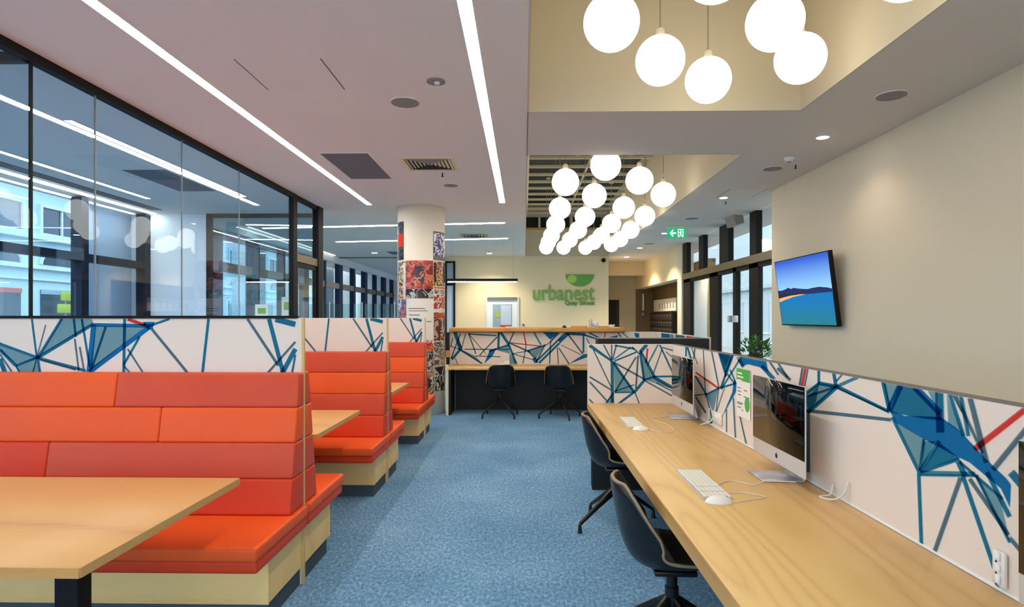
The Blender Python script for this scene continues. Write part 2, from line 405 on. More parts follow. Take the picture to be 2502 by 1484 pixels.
w1 = glazed('window_1', 'X', XG, ys[0], yp, 0.0, CEIL, [ys[0], ys[1], ys[2], ys[3], yp], [0.02, 0.005, 0.005, 0.004, 0.14], [(CEIL - 0.03, 0.06, None)], 0, 0.07, 'glass_blue', 'black_frame')
w2 = glazed('window_2', 'X', XG, -3.0, ys[0], 0.0, CEIL, [-1.5, 0.0, 1.4, 2.75], 0.012, [(CEIL - 0.03, 0.06, None)], 0, 0.07, 'glass_blue', 'black_frame')
# glazed door with fanlight at the end of the screen
d3 = sroot('door_3', (XG, yp, 0))
zt = onX(735, 634, XG).z
box('door_post', 'black_frame', (XG - 0.05, XG + 0.05, yq - 0.12, yq + 0.10, 0, CEIL), d3)
box('transom', 'bronze_frame', (XG - 0.035, XG + 0.035, yp + 0.07, yq - 0.12, zt - 0.05, zt + 0.06), d3)
box('head_rail', 'black_frame', (XG - 0.03, XG + 0.03, yp + 0.07, yq - 0.12, CEIL - 0.06, CEIL), d3)
box('fanlight', 'glass_blue', (XG - 0.005, XG + 0.005, yp + 0.07, yq - 0.12, zt + 0.06, CEIL - 0.06), d3)
c = MB(); a, b = yp + 0.075, yq - 0.125
c.box(XG - 0.02, XG + 0.02, a, a + 0.06, 0.01, zt - 0.055); c.box(XG - 0.02, XG + 0.02, b - 0.08, b, 0.01, zt - 0.055)
c.box(XG - 0.02, XG + 0.02, a + 0.06, b - 0.08, zt - 0.12, zt - 0.055); c.box(XG - 0.02, XG + 0.02, a + 0.06, b - 0.08, 0.01, 0.12)
lf = c.build('door_leaf', 'black_frame', d3)
box('pane', 'glass_blue', (XG - 0.005, XG + 0.005, a + 0.06, b - 0.08, 0.12, zt - 0.12), lf)
# plaster end pier beside it
struct(box('wall_pier', 'wall_cream', (XG - 0.13, XG + 0.012, yq + 0.10, yq + 0.22, 0, CEIL)))
# cross screen with black head at the near corner of the glass room
glazed('window_3', 'Y', ys[0], -6.3, XG, 0.0, CEIL, [-4.8], 0.01, [(CEIL - 0.03, 0.06, None)], 0, 0.06, 'glass_clear', 'black_frame')
# outer windows of the glass room
XO = -6.35
ym = [onX(195, 700, XO).y, onX(350, 700, XO).y]
glazed('window_4', 'X', XO, -3.0, ym[1] + 0.12, 0.0, CEIL - 0.02, [ym[0] - 1.55 * k for k in range(7, 0, -1)] + [ym[0], ym[1]], 0.14,
       [(onX(100, 616, XO).z, 0.11, None), (0.05, 0.1, None)], 0, 0.16, 'glass_clear', 'navy_frame')
wl = sroot('trim_2', (XO, 2.0, CEIL))
box('light_slot', 'strip_glow', (XO + 0.14, XO + 0.20, 1.0, ym[1], CEIL - 0.012, CEIL - 0.002), wl)
for k in range(3):
    box('grille_slot', 'vane_dark', (XO + 0.36 + 0.07 * k, XO + 0.39 + 0.07 * k, 1.0, ym[1] - 0.35, CEIL - 0.006, CEIL - 0.001), wl)
# end wall of the glass room and the glazed screen in it
YE = 10.2
xe = onY(508, 700, YE).x
struct(box('wall_room_end', 'wall_white', (-6.6, xe, YE, YE + 0.12, 0, CEIL)))
glazed('window_5', 'Y', YE, xe, XG - 0.13, 0.0, CEIL, [xe + 0.03], 0.07, [(CEIL - 0.03, 0.06, None)], 0, 0.1, 'glass_teal', 'black_frame')
# window wall of the rear lounge
XL = -5.5
mul = [10.9 + 1.45 * k for k in range(11)]
w6 = glazed('window_6', 'X', XL, YE + 0.12, 25.6, 0.0, CEIL - 0.02, mul, [0.34 if k % 2 else 0.16 for k in range(11)], [(2.43, 0.16, 'bronze_frame')], 0, 0.14, 'glass_clear', 'blue_frame')
box('head_band', 'wall_white', (XL + 0.08, XL + 0.2, YE + 0.12, 25.6, 3.06, CEIL), w6)
box('light_slot', 'slot_glow', (XL + 0.24, XL + 0.258, 11.6, 17.0, CEIL - 0.012, CEIL - 0.002), w6)
# entrance glazing on the right
XE = 3.8
def ex(px): return onX(px, 700, XE).y
w7 = sroot('window_7', (XE, 9, 0)); zb, ztp = 2.39, 2.52
e0, e1 = 8.5, 14.5
box('transom', 'bronze_frame', (XE - 0.09, XE + 0.09, e0, e1, zb, ztp), w7)
for (a, b) in ((1667, 1683), (1713, 1724), (1764, 1786), (1839, 1855)):
    box('mullion', 'black_frame', (XE - 0.05, XE + 0.05, ex(b), ex(a), ztp, CEIL), w7)
lo = ((1669, 1691), (1739, 1759), (1796, 1804), (1836, 1858))
for (a, b) in lo:
    box('door_stile', 'black_frame', (XE - 0.04, XE + 0.04, ex(b), ex(a), 0, zb), w7)
box('head_rail', 'black_frame', (XE - 0.04, XE + 0.04, e0, e1, zb - 0.07, zb), w7)
up = [e0, ex(1847), ex(1775), ex(1718), ex(1675), e1]
for i in range(len(up) - 1): box('pane', 'glass_clear', (XE - 0.005, XE + 0.005, up[i] + 0.01, up[i + 1] - 0.01, ztp, CEIL - 0.01), w7)
dn = [e0, ex(1847), ex(1800), ex(1749), ex(1680), e1]
for i in range(len(dn) - 1): box('pane', 'glass_clear', (XE - 0.005, XE + 0.005, dn[i] + 0.01, dn[i + 1] - 0.01, 0.02, zb - 0.07), w7)
for px in (1793, 1807):
    y = ex(px); box('door_handle', 'alu', (XE - 0.10, XE - 0.04, y - 0.05, y + 0.05, 1.42, 1.54), w7, bevel=0.008)
# unseen glazed front behind the camera, added to let in frontal sky light
glazed('window_fill', 'Y', -3.05, -6.4, XR, 0.0, CEIL - 0.02, [-4.8, -3.2, -1.6, 0, 1.7], 0.08, [(2.4, 0.1, None)], 0, 0.1, 'glass_clear', 'black_frame')

# ------------------------------------------------------------------ round column
CX, CY, CR = onY(1030, 777, 9.76).x, 9.74, 0.372
struct(MB().disc((CX, CY), CR, 0, CEIL, 64).build('column', 'column_paint', smooth=False))
for p in bpy.data.objects['column'].data.polygons: p.use_smooth = len(p.vertices) == 4

# ------------------------------------------------------------------ print on the white panels
INKS = ['ink_teal', 'ink_blue', 'ink_fill', 'ink_mist', 'ink_red', 'ink_aqua']
IX = dict(T=0, B=1, F=2, G=3, R=4, A=5)
def mural(name, parent, conv, proj, shapes, nrm, clip=None):
    """strokes and facets traced in photo pixels, laid as flat ink on the panel plane"""
    ox, oy, sc = conv; mb = MB(); n = Vector(nrm)
    for k, sh in enumerate(shapes):
        col = sh[0]; mb.cur = IX[col]
        if isinstance(sh[1], tuple): pts = [tuple(p) for p in sh[1:]]
        else:
            x1, y1, x2, y2, w = sh[1:6]; w *= 1.18
            w2 = sh[6] if len(sh) > 6 else w
            L = math.hypot(x2 - x1, y2 - y1) or 1; ux, uy = -(y2 - y1) / L, (x2 - x1) / L
            pts = [(x1 + ux * w / 2, y1 + uy * w / 2), (x2 + ux * w2 / 2, y2 + uy * w2 / 2), (x2 - ux * w2 / 2, y2 - uy * w2 / 2), (x1 - ux * w / 2, y1 - uy * w / 2)]
        P = [proj(ox + x / sc, oy + y / sc) for x, y in pts]
        if clip:
            P = clipper(P, clip)
            if len(P) < 3: continue
        mb.poly([p + n * (0.0008 + 0.00003 * k) for p in P])
    o = mb.build(name, INKS, parent); o['kind'] = 'stuff'
    return o
def clipper(P, rules):
    """Sutherland-Hodgman against axis rules (axis, sign, value)"""
    for (ax, sg, val) in rules:
        out = []
        for i in range(len(P)):
            a, b = P[i], P[(i + 1) % len(P)]
            da, db = sg * (a[ax] - val), sg * (b[ax] - val)
            if da >= 0: out.append(a)
            if da * db < 0:
                t = da / (da - db); out.append(a + (b - a) * t)
        P = out
        if len(P) < 3: return []
    return P

# ------------------------------------------------------------------ booths
BX0, BX1 = -3.19, -1.245
PITCH, B0 = 2.14, 3.44
booth_print = [
 ('T',0,165,190,235,12),('T',0,195,80,275,14),('F',(0,170),(185,240),(80,270),(0,200)),('F',(80,275),(185,240),(205,330),(110,330)),
 ('T',185,235,80,275,10),('T',190,235,205,330,10),('T',80,275,110,330,8),('T',160,40,185,235,9),('T',310,40,190,235,12),
 ('F',(310,40),(460,40),(470,65),(200,225)),('T',470,65,190,235,14),('T',370,40,380,130,10),('T',190,235,430,300,12),('G',200,245,380,295,8),
 ('G',375,140,395,300,8),('G',400,180,420,290,8),('T',410,40,450,280,10),('B',470,70,445,320,22),('F',(480,75),(730,80),(450,300)),
 ('B',470,70,750,75,15),('B',750,80,450,305,20),('T',530,80,460,290,10),('T',625,40,620,330,13),('B',(715,55),(775,55),(765,90),(740,95)),
 ('R',640,42,730,72,14),('T',750,75,850,40,10),('T',700,130,620,270,10),('G',640,190,730,330,8),('G',620,275,670,330,8),('G',760,90,960,335,12),
 ('T',1045,40,1012,335,12),('G',1240,40,1395,275,12),('T',1348,40,1425,335,18),('T',1380,42,1480,68,24),('G',1480,155,1320,335,10),('T',1480,190,1410,320,20),('T',1480,220,1460,330,9),
 ('T',0,240,30,320,20),('G',0,215,70,320,8),('G',230,70,160,330,6),('T',-260,40,0,170,12),('T',-180,330,0,190,10),('F',(-260,40),(-60,40),(0,165)),('T',-60,40,0,165,10),('G',-420,330,-260,40,10)]
def divider(k, label, capmat):
    y = B0 + PITCH * k; r = thing('booth_divider', label, 'divider', ((BX0 + BX1) / 2, y, 0), 'patterned booth dividers')
    box('panel', 'panel_white', (BX0, BX1 - 0.006, y - 0.008, y + 0.008, 0.0, H - 0.002), r)
    box('edge_strip', 'panel_edge', (BX1 - 0.006, BX1 + 0.008, y - 0.010, y + 0.010, 0, H + 0.001), r)
    if capmat: box('cap', capmat, (BX0, BX1 - 0.03, y - 0.014, y + 0.014, H - 0.004, H + 0.012), r)
    if k == 0:
        m = mural('print', r, (0, 760, 2.05), lambda a, b: onY(a, b, y - 0.008), booth_print, (0, -1, 0), [(0, 1, BX0), (0, -1, BX1 - 0.008), (2, -1, H - 0.004), (2, 1, 1.05)])
        divider.mesh = m.data
    else:
        m = bpy.data.objects.new('print', divider.mesh); COL.objects.link(m); m.parent = r; m['kind'] = 'stuff'
    return r
divider(0, 'patterned booth divider with a black cap and pale wood edge', 'black_frame')
divider(1, 'patterned booth divider standing between the black-capped one and the poster column', None)
divider(2, 'short-looking patterned booth divider standing right beside the poster column', None)

def back_prof(z):                                             # how far the backrest stands off the divider at height z
    return 0.075 + 0.135 * (1.2 - z) / 0.75
def bench(k, side, label):
    """side -1: seat towards the camera, +1: the other way"""
    y = B0 + PITCH * k; s = side; x0, x1 = BX0, BX1 + 0.015
    r = thing('booth_bench', label, 'bench', ((x0 + x1) / 2, y + s * 0.33, 0), 'orange booth benches')
    def by(a, b): return (y + s * a, y + s * b) if s > 0 else (y + s * b, y + s * a)
    a, b = by(0.012, 0.47)
    box('base', 'oak_base', (x0, x1 - 0.02, a, b, 0.10, 0.325), r)
    jx = by(0.465, 0.474); box('corner_post', 'oak_base', (x1 - 0.022, x1 - 0.014, jx[0], jx[1], 0.1, 0.325), r)
    a, b = by(0.012, 0.455); box('plinth', 'grey_plinth', (x0, x1 - 0.03, a, b, 0.0, 0.10), r)
    a, b = by(0.012, 0.66)
    box('seat_base_pad', 'vinyl_deep', (x0, x1 + 0.012, a, b, 0.325, 0.388), r, bevel=0.018, seg=3)
    mk = by(0.215, 0.68)
    box('seat_cushion', 'vinyl_bright', (x0, x1 + 0.018, mk[0], mk[1], 0.386, 0.452), r, bevel=0.018, seg=3)
    mk = by(0.012, 0.235)
    box('seat_strip', 'vinyl_bright', (x0, x1 + 0.018, mk[0], mk[1], 0.386, 0.448), r, bevel=0.014, seg=3)
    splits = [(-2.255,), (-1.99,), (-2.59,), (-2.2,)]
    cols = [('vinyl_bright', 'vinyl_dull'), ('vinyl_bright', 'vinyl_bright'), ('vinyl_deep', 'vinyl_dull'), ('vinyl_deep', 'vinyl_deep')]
    for row in range(4):
        zt = 1.195 - row * 0.1865; zb_ = zt - 0.1865
        xs = [x0] + list(splits[row]) + [x1 - 0.005]
        for i in range(len(xs) - 1):
            m = MB(); p, q = back_prof(zt), back_prof(zb_)
            A = [(xs[i] + 0.001, 0.012, zb_), (xs[i + 1] - 0.001, 0.012, zb_), (xs[i + 1] - 0.001, q, zb_), (xs[i] + 0.001, q, zb_)]
            Bt = [(xs[i] + 0.001, 0.012, zt), (xs[i + 1] - 0.001, 0.012, zt), (xs[i + 1] - 0.001, p, zt), (xs[i] + 0.001, p, zt)]
            V = [(u, y + s * v, w) for u, v, w in A + Bt]
            m.v = V
            fs = ((0, 3, 2, 1), (4, 5, 6, 7), (0, 1, 5, 4), (1, 2, 6, 5), (2, 3, 7, 6), (3, 0, 4, 7))
            for f in fs: m.face(list(f) if s > 0 else list(reversed(f)))
            m.build('back_cushion', cols[row][min(i, 1)], r, bevel=0.014, seg=3)
    return r
names = ['the black-capped divider', 'the middle divider', 'the divider beside the poster column']
for k in range(3):
    bench(k, -1, 'orange booth bench backed by the printed face of %s' % names[k])
    bench(k, 1, 'orange booth bench on the plain back of %s' % names[k])
def table(k, label):
    y0, y1 = 1.84 + PITCH * k, 2.89 + PITCH * k; yc = (y0 + y1) / 2
    r = thing('booth_table', label, 'table', (-2.2, yc, 0), 'wooden booth tables')
    box('table_top', 'oak_booth', (-3.12, -1.35, y0, y1, 0.706, 0.74), r, bevel=0.003, seg=1)
    box('table_edge', 'oak_edge', (-3.12, -1.352, y0 - 0.002, y0 + 0.004, 0.707, 0.7385), r)
    box('table_edge', 'oak_side', (-1.354, -1.348, y0 + 0.004, y1, 0.707, 0.7385), r)
    for x in (-1.76, -2.75):
        box('leg', 'black_frame', (x - 0.045, x + 0.045, yc - 0.04, yc + 0.04, 0.012, 0.70), r, bevel=0.004)
        box('foot_plate', 'black_frame', (x - 0.06, x + 0.06, yc - 0.32, yc + 0.32, 0, 0.012), r)
        box('top_plate', 'black_frame', (x - 0.06, x + 0.06, yc - 0.3, yc + 0.3, 0.694, 0.706), r)
table(0, 'large pale wood booth table in front of the black-capped divider')
table(1, 'pale wood booth table between the black-capped divider and the middle divider')
table(2, 'pale wood booth table facing the divider beside the poster column')

# ------------------------------------------------------------------ work bench on the right
XP, YPE, ZP, DX = 1.326, 5.48, 1.262, 0.57
side_print = [
 ('G',0,95,75,165,16),('G',0,60,60,150,10),('G',147,85,128,200,11),('R',164,90,143,200,13),('G',178,95,158,200,8),('T',240,100,240,185,14),('T',325,110,340,200,17),
 ('G',378,130,342,172,9),('A',470,146,348,200,17),('F',(238,178),(348,200),(186,350),(163,345),(163,250)),('T',160,245,242,185,16),('T',238,182,348,203,19),('T',348,203,178,352,19),
 ('G',165,262,340,205,12),('A',(163,275),(240,195),(225,290),(180,345)),('G',174,345,174,700,26),('T',160,335,190,352,16),('T',345,200,652,350,17),('G',350,212,645,348,9),('G',190,344,662,396,17),
 ('T',612,165,652,345,20),('F',(612,165),(715,185),(650,345)),('T',(712,185),(805,205),(955,362),(955,400),(850,388),(655,352)),('B',716,195,650,338,30),('B',800,205,948,358,32),('F',(870,215),(935,225),(925,335)),
 ('B',(650,338),(740,372),(950,378),(1060,458),(1210,620),(1330,735),(1358,772),(1352,905),(1300,795),(1120,645),(1010,592),(860,512),(690,412)),
 ('F',(690,410),(860,510),(826,692)),('T',668,380,826,705,16),('T',852,508,829,692,14),('T',942,518,832,692,20),('A',(850,520),(920,520),(840,680)),
 ('T',(942,528),(1062,620),(846,688)),('T',1058,624,834,702,15),('A',830,700,1150,708,18),('T',830,716,1170,722,12),('T',822,705,840,1180,18),('G',1066,732,905,1190,23),
 ('T',1080,725,1270,1280,21),('G',1118,738,1345,1065,20),('T',1052,636,1092,722,28),('T',1060,640,1310,855,14),('F',(1150,720),(1300,860),(1350,1100)),('T',1160,728,1352,1110,14),('T',1220,700,1352,960,22),
 ('T',942,225,948,470,40),('T',1000,240,1085,490,18),('F',(985,245),(995,420),(1080,475)),('G',1036,250,1195,590,16),('T',1068,255,1112,490,18),('G',1122,270,1218,645,27),('G',1020,250,1075,350,9),
 ('R',1500,290,1148,566,30),('G',1500,385,1255,686,28),('A',1270,1300,1290,1400,14),('T',1360,700,1600,980,40),('G',1352,1080,1700,1500,20)]
side_print2 = [
 ('T',1190,200,1190,330,16),('T',1205,225,1262,410,18),('G',1292,225,1276,360,14),('G',1385,240,1412,800,10),('G',1478,260,1562,680,14),('G',1250,230,1320,420,9),
 ('T',(1556,270),(1728,300),(1640,530)),('T',1562,285,1642,545,20),('F',(1570,280),(1700,300),(1640,450)),('T',1724,310,1636,560,20),('G',1640,540,1596,690,14),('T',1704,340,1578,690,12),('T',1795,370,1590,705,15),
 ('T',1556,692,1745,640,19),('B',(1735,590),(1762,640),(1756,735),(1590,1035),(1715,740)),('T',1660,530,1745,645,15),('T',1690,480,1760,640,14),
 ('R',1300,512,1560,692,18),('T',1295,550,1425,770,18),('G',1270,772,1425,758,14),('T',1418,762,1562,690,16),('F',(1420,760),(1560,690),(1500,970)),('T',1420,760,1492,1070,12),('G',1560,700,1530,965,10),
 ('G',1650,930,1650,1190,12),('G',1728,800,1752,1270,15),('G',1800,1000,1875,1330,14),('G',1625,690,1535,960,9),('G',1300,790,1415,970,18),('T',1460,1050,1480,1090,26),
 ('B',(1800,330),(2100,380),(2125,510),(2050,460),(1900,420),(1820,440)),('T',2050,440,2190,590,38),('G',2125,370,2240,540,20),('T',1790,360,1840,450,30),('F',(1760,340),(1830,330),(1800,420))]
end_print = [
 ('T',95,205,352,388,34,22),('T',350,380,356,875,30),('G',138,255,345,690,12),('G',252,195,345,372,14),('G',345,190,345,372,14),('G',402,190,354,372,14),('A',565,225,368,367,14),('T',625,283,373,386,15),
 ('T',380,205,605,248,16),('F',(366,400),(592,722),(380,735)),('T',364,398,602,738,24),('T',378,740,602,735,16),('T',376,726,602,652,12),('G',374,400,722,592,17),('G',622,338,384,732,16),('G',645,320,620,692,18),('T',575,222,662,305,14),
 ('G',95,562,342,712,16),('G',95,618,292,835,16),('G',90,815,145,870,14),('F',(352,742),(372,875),(262,875)),('T',366,742,276,870,14),('T',602,735,425,865,22),('G',610,742,660,870,12),('T',602,738,716,600,28),
 ('T',668,265,832,562,26),('T',668,285,712,602,22),('F',(680,330),(832,562),(712,602)),('T',745,195,668,282,34),('R',752,240,735,405,18),('A',872,195,748,432,16),('G',915,250,820,520,12),('T',888,195,1035,510,16),('G',918,228,1170,302,12),
 ('T',708,602,832,560,22),('T',830,560,1060,556,18),('T',820,562,1060,700,30),('F',(738,602),(832,570),(1060,706)),('G',728,610,1060,795,14),('G',960,280,1060,360,10),('G',850,630,1060,740,12)]
desk = thing('work_bench', 'long pale oak work bench with black end support, carrying computers and keyboards', 'desk', (0.95, 2.9, 0))
box('desk_top', 'oak_desk', (DX, XP - 0.004, 0.25, YPE - 0.002, 0.70, 0.74), desk, bevel=0.004, seg=1)
box('edge_band', 'oak_side', (DX - 0.003, DX + 0.004, 0.25, YPE - 0.004, 0.682, 0.738), desk)
box('end_support', 'black_laminate', (DX + 0.025, XP - 0.01, YPE - 0.12, YPE - 0.07, 0, 0.70), desk)
box('end_support', 'black_laminate', (DX + 0.06, XP - 0.01, 0.5, 0.55, 0, 0.70), desk)
dv = thing('desk_divider', 'white patterned L-shaped screen standing along the oak work bench', 'divider', (XP, 2.9, 0))
box('side_panel', 'panel_white', (XP, XP + 0.03, 0.25, YPE, 0, ZP), dv)
box('end_panel', 'panel_white', (DX - 0.002, XP + 0.03, YPE, YPE + 0.03, 0.69, ZP), dv)
box('end_base', 'black_laminate', (DX + 0.03, XP + 0.03, YPE, YPE + 0.03, 0, 0.69), dv)
box('top_trim', 'grey_trim', (XP - 0.001, XP + 0.031, 0.25, YPE, ZP, ZP + 0.006), dv)
box('top_trim', 'panel_white', (DX - 0.002, XP + 0.031, YPE, YPE + 0.031, ZP, ZP + 0.004), dv)
box('back_board', 'black_laminate', (XP - 0.003, XP, 0.26, YPE - 0.001, 0.001, 0.70), dv)
box('base_strip', 'wall_white', (XP - 0.004, XP, 0.26, YPE - 0.002, 0.7405, 0.748), dv)
mural('print', dv, (1900, 860, 2.3787), lambda a, b: onX(a, b, XP), side_print, (-1, 0, 0), [(2, 1, 0.742), (2, -1, ZP - 0.001), (1, 1, 0.3)])
mural('print', dv, (1420, 800, 4.6375), lambda a, b: onX(a, b, XP) + Vector((-0.001, 0, 0)), side_print2, (-1, 0, 0), [(2, 1, 0.742), (2, -1, ZP - 0.001), (1, -1, YPE - 0.002)])
mural('print', dv, (1420, 800, 4.6375), lambda a, b: onY(a, b, YPE), end_print, (0, -1, 0), [(2, 1, 0.742), (2, -1, ZP - 0.001), (0, -1, XP - 0.002), (0, 1, DX)])

# all-in-one computers
def computer(y0, y1, label):
    xs = 1.205; zb_, zt = 0.805, 1.204; yc = (y0 + y1) / 2; chin = 0.075
    r = thing('desktop_computer', label, 'computer', (xs, yc, 0.74), 'all-in-one computers on the work bench')
    m = MB(); n = 10                                                    # body: flat front, gently domed back
    def ring(x, k):
        hw, hh, zc = (y1 - y0) / 2 * k, (zt - zb_) / 2 * k, (zt + zb_) / 2
        return [(x, yc - hw, zc - hh), (x, yc + hw, zc - hh), (x, yc + hw, zc + hh), (x, yc - hw, zc + hh)]
    R = [ring(xs, 1.0), ring(xs + 0.006, 1.0), ring(xs + 0.022, 0.86), ring(xs + 0.036, 0.5), ring(xs + 0.04, 0.2)]
    for q in R: m.v += q
    m.face([0, 1, 2, 3])
    for i in range(len(R) - 1):
        for k in range(4):
            a, b = i * 4 + k, i * 4 + (k + 1) % 4; m.face([b, a, a + 4, b + 4])
    m.face([19, 18, 17, 16])
    body = m.build('body', 'alu', r, bevel=0.003)
    box('screen', 'screen_black', (xs - 0.003, xs + 0.001, y0 + 0.003, y1 - 0.003, zb_ + chin, zt - 0.003), r, bevel=0.0015, seg=1)
    c2 = (xs - 0.001, yc, zb_ + chin * 0.5)                               # fruit-shaped mark on the chin
    pts = []
    for k in range(20):
        th = 2 * math.pi * k / 20; rr = 0.0115 * (1 - 0.12 * max(0, math.sin(th)) ** 8 - 0.28 * max(0, math.cos(th - 0.1)) ** 10)
        pts.append((c2[0], c2[1] - rr * math.cos(th), c2[2] + rr * 1.05 * math.sin(th)))
    mk = MB(); mk.slab(pts, (-0.0008, 0, 0)); mk.slab([(c2[0], yc - 0.002, c2[2] + 0.013), (c2[0], yc - 0.007, c2[2] + 0.018), (c2[0], yc - 0.006, c2[2] + 0.013)], (-0.0008, 0, 0))
    mk.build('mark', 'ink_dark', r)
    st = MB()                                                           # bent sheet stand: neck and foot
    prof = [(xs - 0.10, 0.7405), (xs + 0.085, 0.7405), (xs + 0.098, 0.752), (xs + 0.045, 0.95), (xs + 0.038, 0.947), (xs + 0.086, 0.756), (xs + 0.078, 0.7475), (xs - 0.10, 0.7475)]
    st.slab([(x, yc - 0.1, z) for x, z in prof], (0, 0.2, 0)); st.build('stand', 'alu_foot', r, bevel=0.002, seg=1)
    return r
cm = [(2.655, 3.25), (4.40, 5.02), (0.92, 1.52)]
computer(*cm[0], 'silver all-in-one computer with a large dark screen beside the green and white notice')
computer(*cm[1], 'silver all-in-one computer at the end of the bench by the corner of the screen panel')
computer(*cm[2], 'silver all-in-one computer beside the double power socket, only its edge in view')
def keyboard(x0, x1, y0, y1, label):
    r = thing('keyboard', label, 'keyboard', ((x0 + x1) / 2, (y0 + y1) / 2, 0.74), 'white keyboards on the work bench')
    box('case', 'alu', (x0, x1, y0, y1, 0.7402, 0.7465), r, bevel=0.0025, seg=2)
    m = MB(); rows = 6; L = y1 - y0 - 0.012; W = x1 - x0 - 0.012
    secs = [(0.0, 0.645, 14), (0.665, 0.81, 3), (0.83, 1.0, 4)]
    for i in range(rows):
        for a, b, n in secs:
            for j in range(n):
                ya = y1 - 0.006 - L * (a + (b - a) * j / n); yb = y1 - 0.006 - L * (a + (b - a) * (j + 1) / n)
                xa = x0 + 0.006 + W * i / rows
                m.box(xa + 0.0012, xa + W / rows - 0.0012, yb + 0.0012, ya - 0.0012, 0.7465, 0.7505)
    k = m.build('keys', 'key_white', r); k['kind'] = 'stuff'
    box('key_bed', 'key_gap', (x0 + 0.004, x1 - 0.004, y0 + 0.004, y1 - 0.004, 0.7464, 0.7472), r)
keyboard(0.748, 0.878, 2.585, 3.05, 'white keyboard in front of the computer by the green notice')
keyboard(0.716, 0.838, 4.235, 4.67, 'white keyboard in front of the computer at the bench end')
def mouse(x, y, label):
    r = thing('computer_mouse', label, 'mouse', (x, y, 0.74), 'white mice')
    MB().sphere((x, y, 0.7405), 0.033, 24, 12, 1.0).build('shell', 'white_plastic', r, smooth=True)
    for v in r.children[0].data.vertices:
        v.co.x *= 1.72; v.co.z = max(-0.0, v.co.z - 0.0) * 0.95
    MB().sphere((x + 0.032, y, 0.7405 + 0.0255), 0.004, 10, 6).build('scroll_ball', 'key_gap', r, smooth=True)
mouse(0.80, 2.535, 'white mouse lying across the end of the keyboard by the green notice')
mouse(0.79, 4.165, 'white mouse beside the keyboard at the bench end')
def cable(name, pts, r, mat, label):
    P = [Vector(p) for p in pts]; out = []
    for i in range(len(P) - 1):
        a, b, c_, d_ = P[max(i - 1, 0)], P[i], P[i + 1], P[min(i + 2, len(P) - 1)]
        for k in range(6):
            t = k / 6.0
            out.append(0.5 * ((2 * b) + (c_ - a) * t + (2 * a - 5 * b + 4 * c_ - d_) * t * t + (3 * b - a - 3 * c_ + d_) * t ** 3))
    out.append(P[-1])
    return tag(MB().tube(out, r, 6).build(name, mat, smooth=True), label, 'cable')
cable('power_cable', [(1.315, 2.64, 0.79), (1.30, 2.63, 0.75), (1.25, 2.62, 0.7445), (1.28, 2.57, 0.7455), (1.305, 2.53, 0.78), (1.318, 2.52, 0.83)], 0.0045, 'cable_white', 'white power cable looping up the screen behind the notice-side computer')
cable('keyboard_cable', [(0.88, 2.80, 0.744), (0.96, 2.87, 0.7435), (1.04, 2.80, 0.7435), (1.11, 2.84, 0.7505), (1.20, 2.83, 0.7505), (1.24, 2.82, 0.752)], 0.0025, 'cable_white', 'thin white keyboard cable running to the computer by the notice')
cable('mouse_cable', [(0.862, 2.53, 0.745), (0.93, 2.57, 0.7435), (1.02, 2.61, 0.7435), (0.97, 2.66, 0.7435), (0.92, 2.68, 0.7435), (0.882, 2.67, 0.744)], 0.0022, 'cable_white', 'thin white mouse cable looping back to the keyboard by the notice')
cable('power_cable', [(1.315, 4.38, 0.86), (1.30, 4.37, 0.76), (1.25, 4.36, 0.7445), (1.30, 4.30, 0.78), (1.317, 4.29, 0.82)], 0.0045, 'cable_white', 'white power cable hanging behind the computer at the bench end')
cable('mouse_cable', [(0.85, 4.16, 0.745), (0.92, 4.08, 0.7435), (1.0, 4.12, 0.7435), (1.02, 4.35, 0.7435), (0.96, 4.62, 0.7435), (1.10, 4.72, 0.7505), (1.22, 4.70, 0.752)], 0.0022, 'cable_white', 'thin white mouse cable running to the computer at the bench end')

# notice hung on the screen
def on(px, py): return onX(px, py, XP - 0.003)
r = thing('notice_sheet', 'white notice with a green header hung on the patterned screen', 'notice', tuple(on(1817, 1026)))
c_ = [on(1801, 899), on(1834, 905), on(1832.5, 1029), on(1801, 1017)]
ya, yb_, za, zb_ = c_[0].y, c_[1].y, c_[1].z, c_[2].z
za = (c_[0].z + c_[1].z) / 2
box('sheet', 'paper', (XP - 0.006, XP - 0.0035, yb_, ya, zb_, za), r)
hz = za - 0.25 * (za - zb_)
box('header', 'notice_green', (XP - 0.0075, XP - 0.006, yb_ + 0.001, ya - 0.001, hz, za - 0.001), r)
m = MB()
for k in range(3): m.box(XP - 0.0085, XP - 0.0075, ya - 0.10 - 0.02 * (k % 2), ya - 0.015, za - 0.035 - 0.022 * k, za - 0.025 - 0.022 * k)
m.build('header_lines', 'paper', r)
m = MB(); h = za - zb_
for k, (u0, u1, w) in enumerate(((0.05, 0.3, 0.40), (0.55, 0.8, 0.42), (0.05, 0.35, 0.47), (0.1, 0.35, 0.54), (0.55, 0.95, 0.55), (0.05, 0.5, 0.70), (0.05, 0.4, 0.73), (0.05, 0.35, 0.80), (0.4, 0.5, 0.84))):
    wy = ya - yb_; m.box(XP - 0.0068, XP - 0.006, ya - u1 * wy, ya - u0 * wy, za - w * h - 0.006, za - w * h)
m.build('text_lines', 'ink_grey', r)
m = MB(); cy_, cz_ = yb_ + 0.045, zb_ + 0.09
pts = [(XP - 0.006, cy_ + 0.04 * math.cos(t_), cz_ + 0.045 * math.sin(t_)) for t_ in [2 * math.pi * k / 24 for k in range(24)]]
m.slab(pts, (-0.0015, 0, 0)); m.build('speech_bubble', 'notice_green', r)
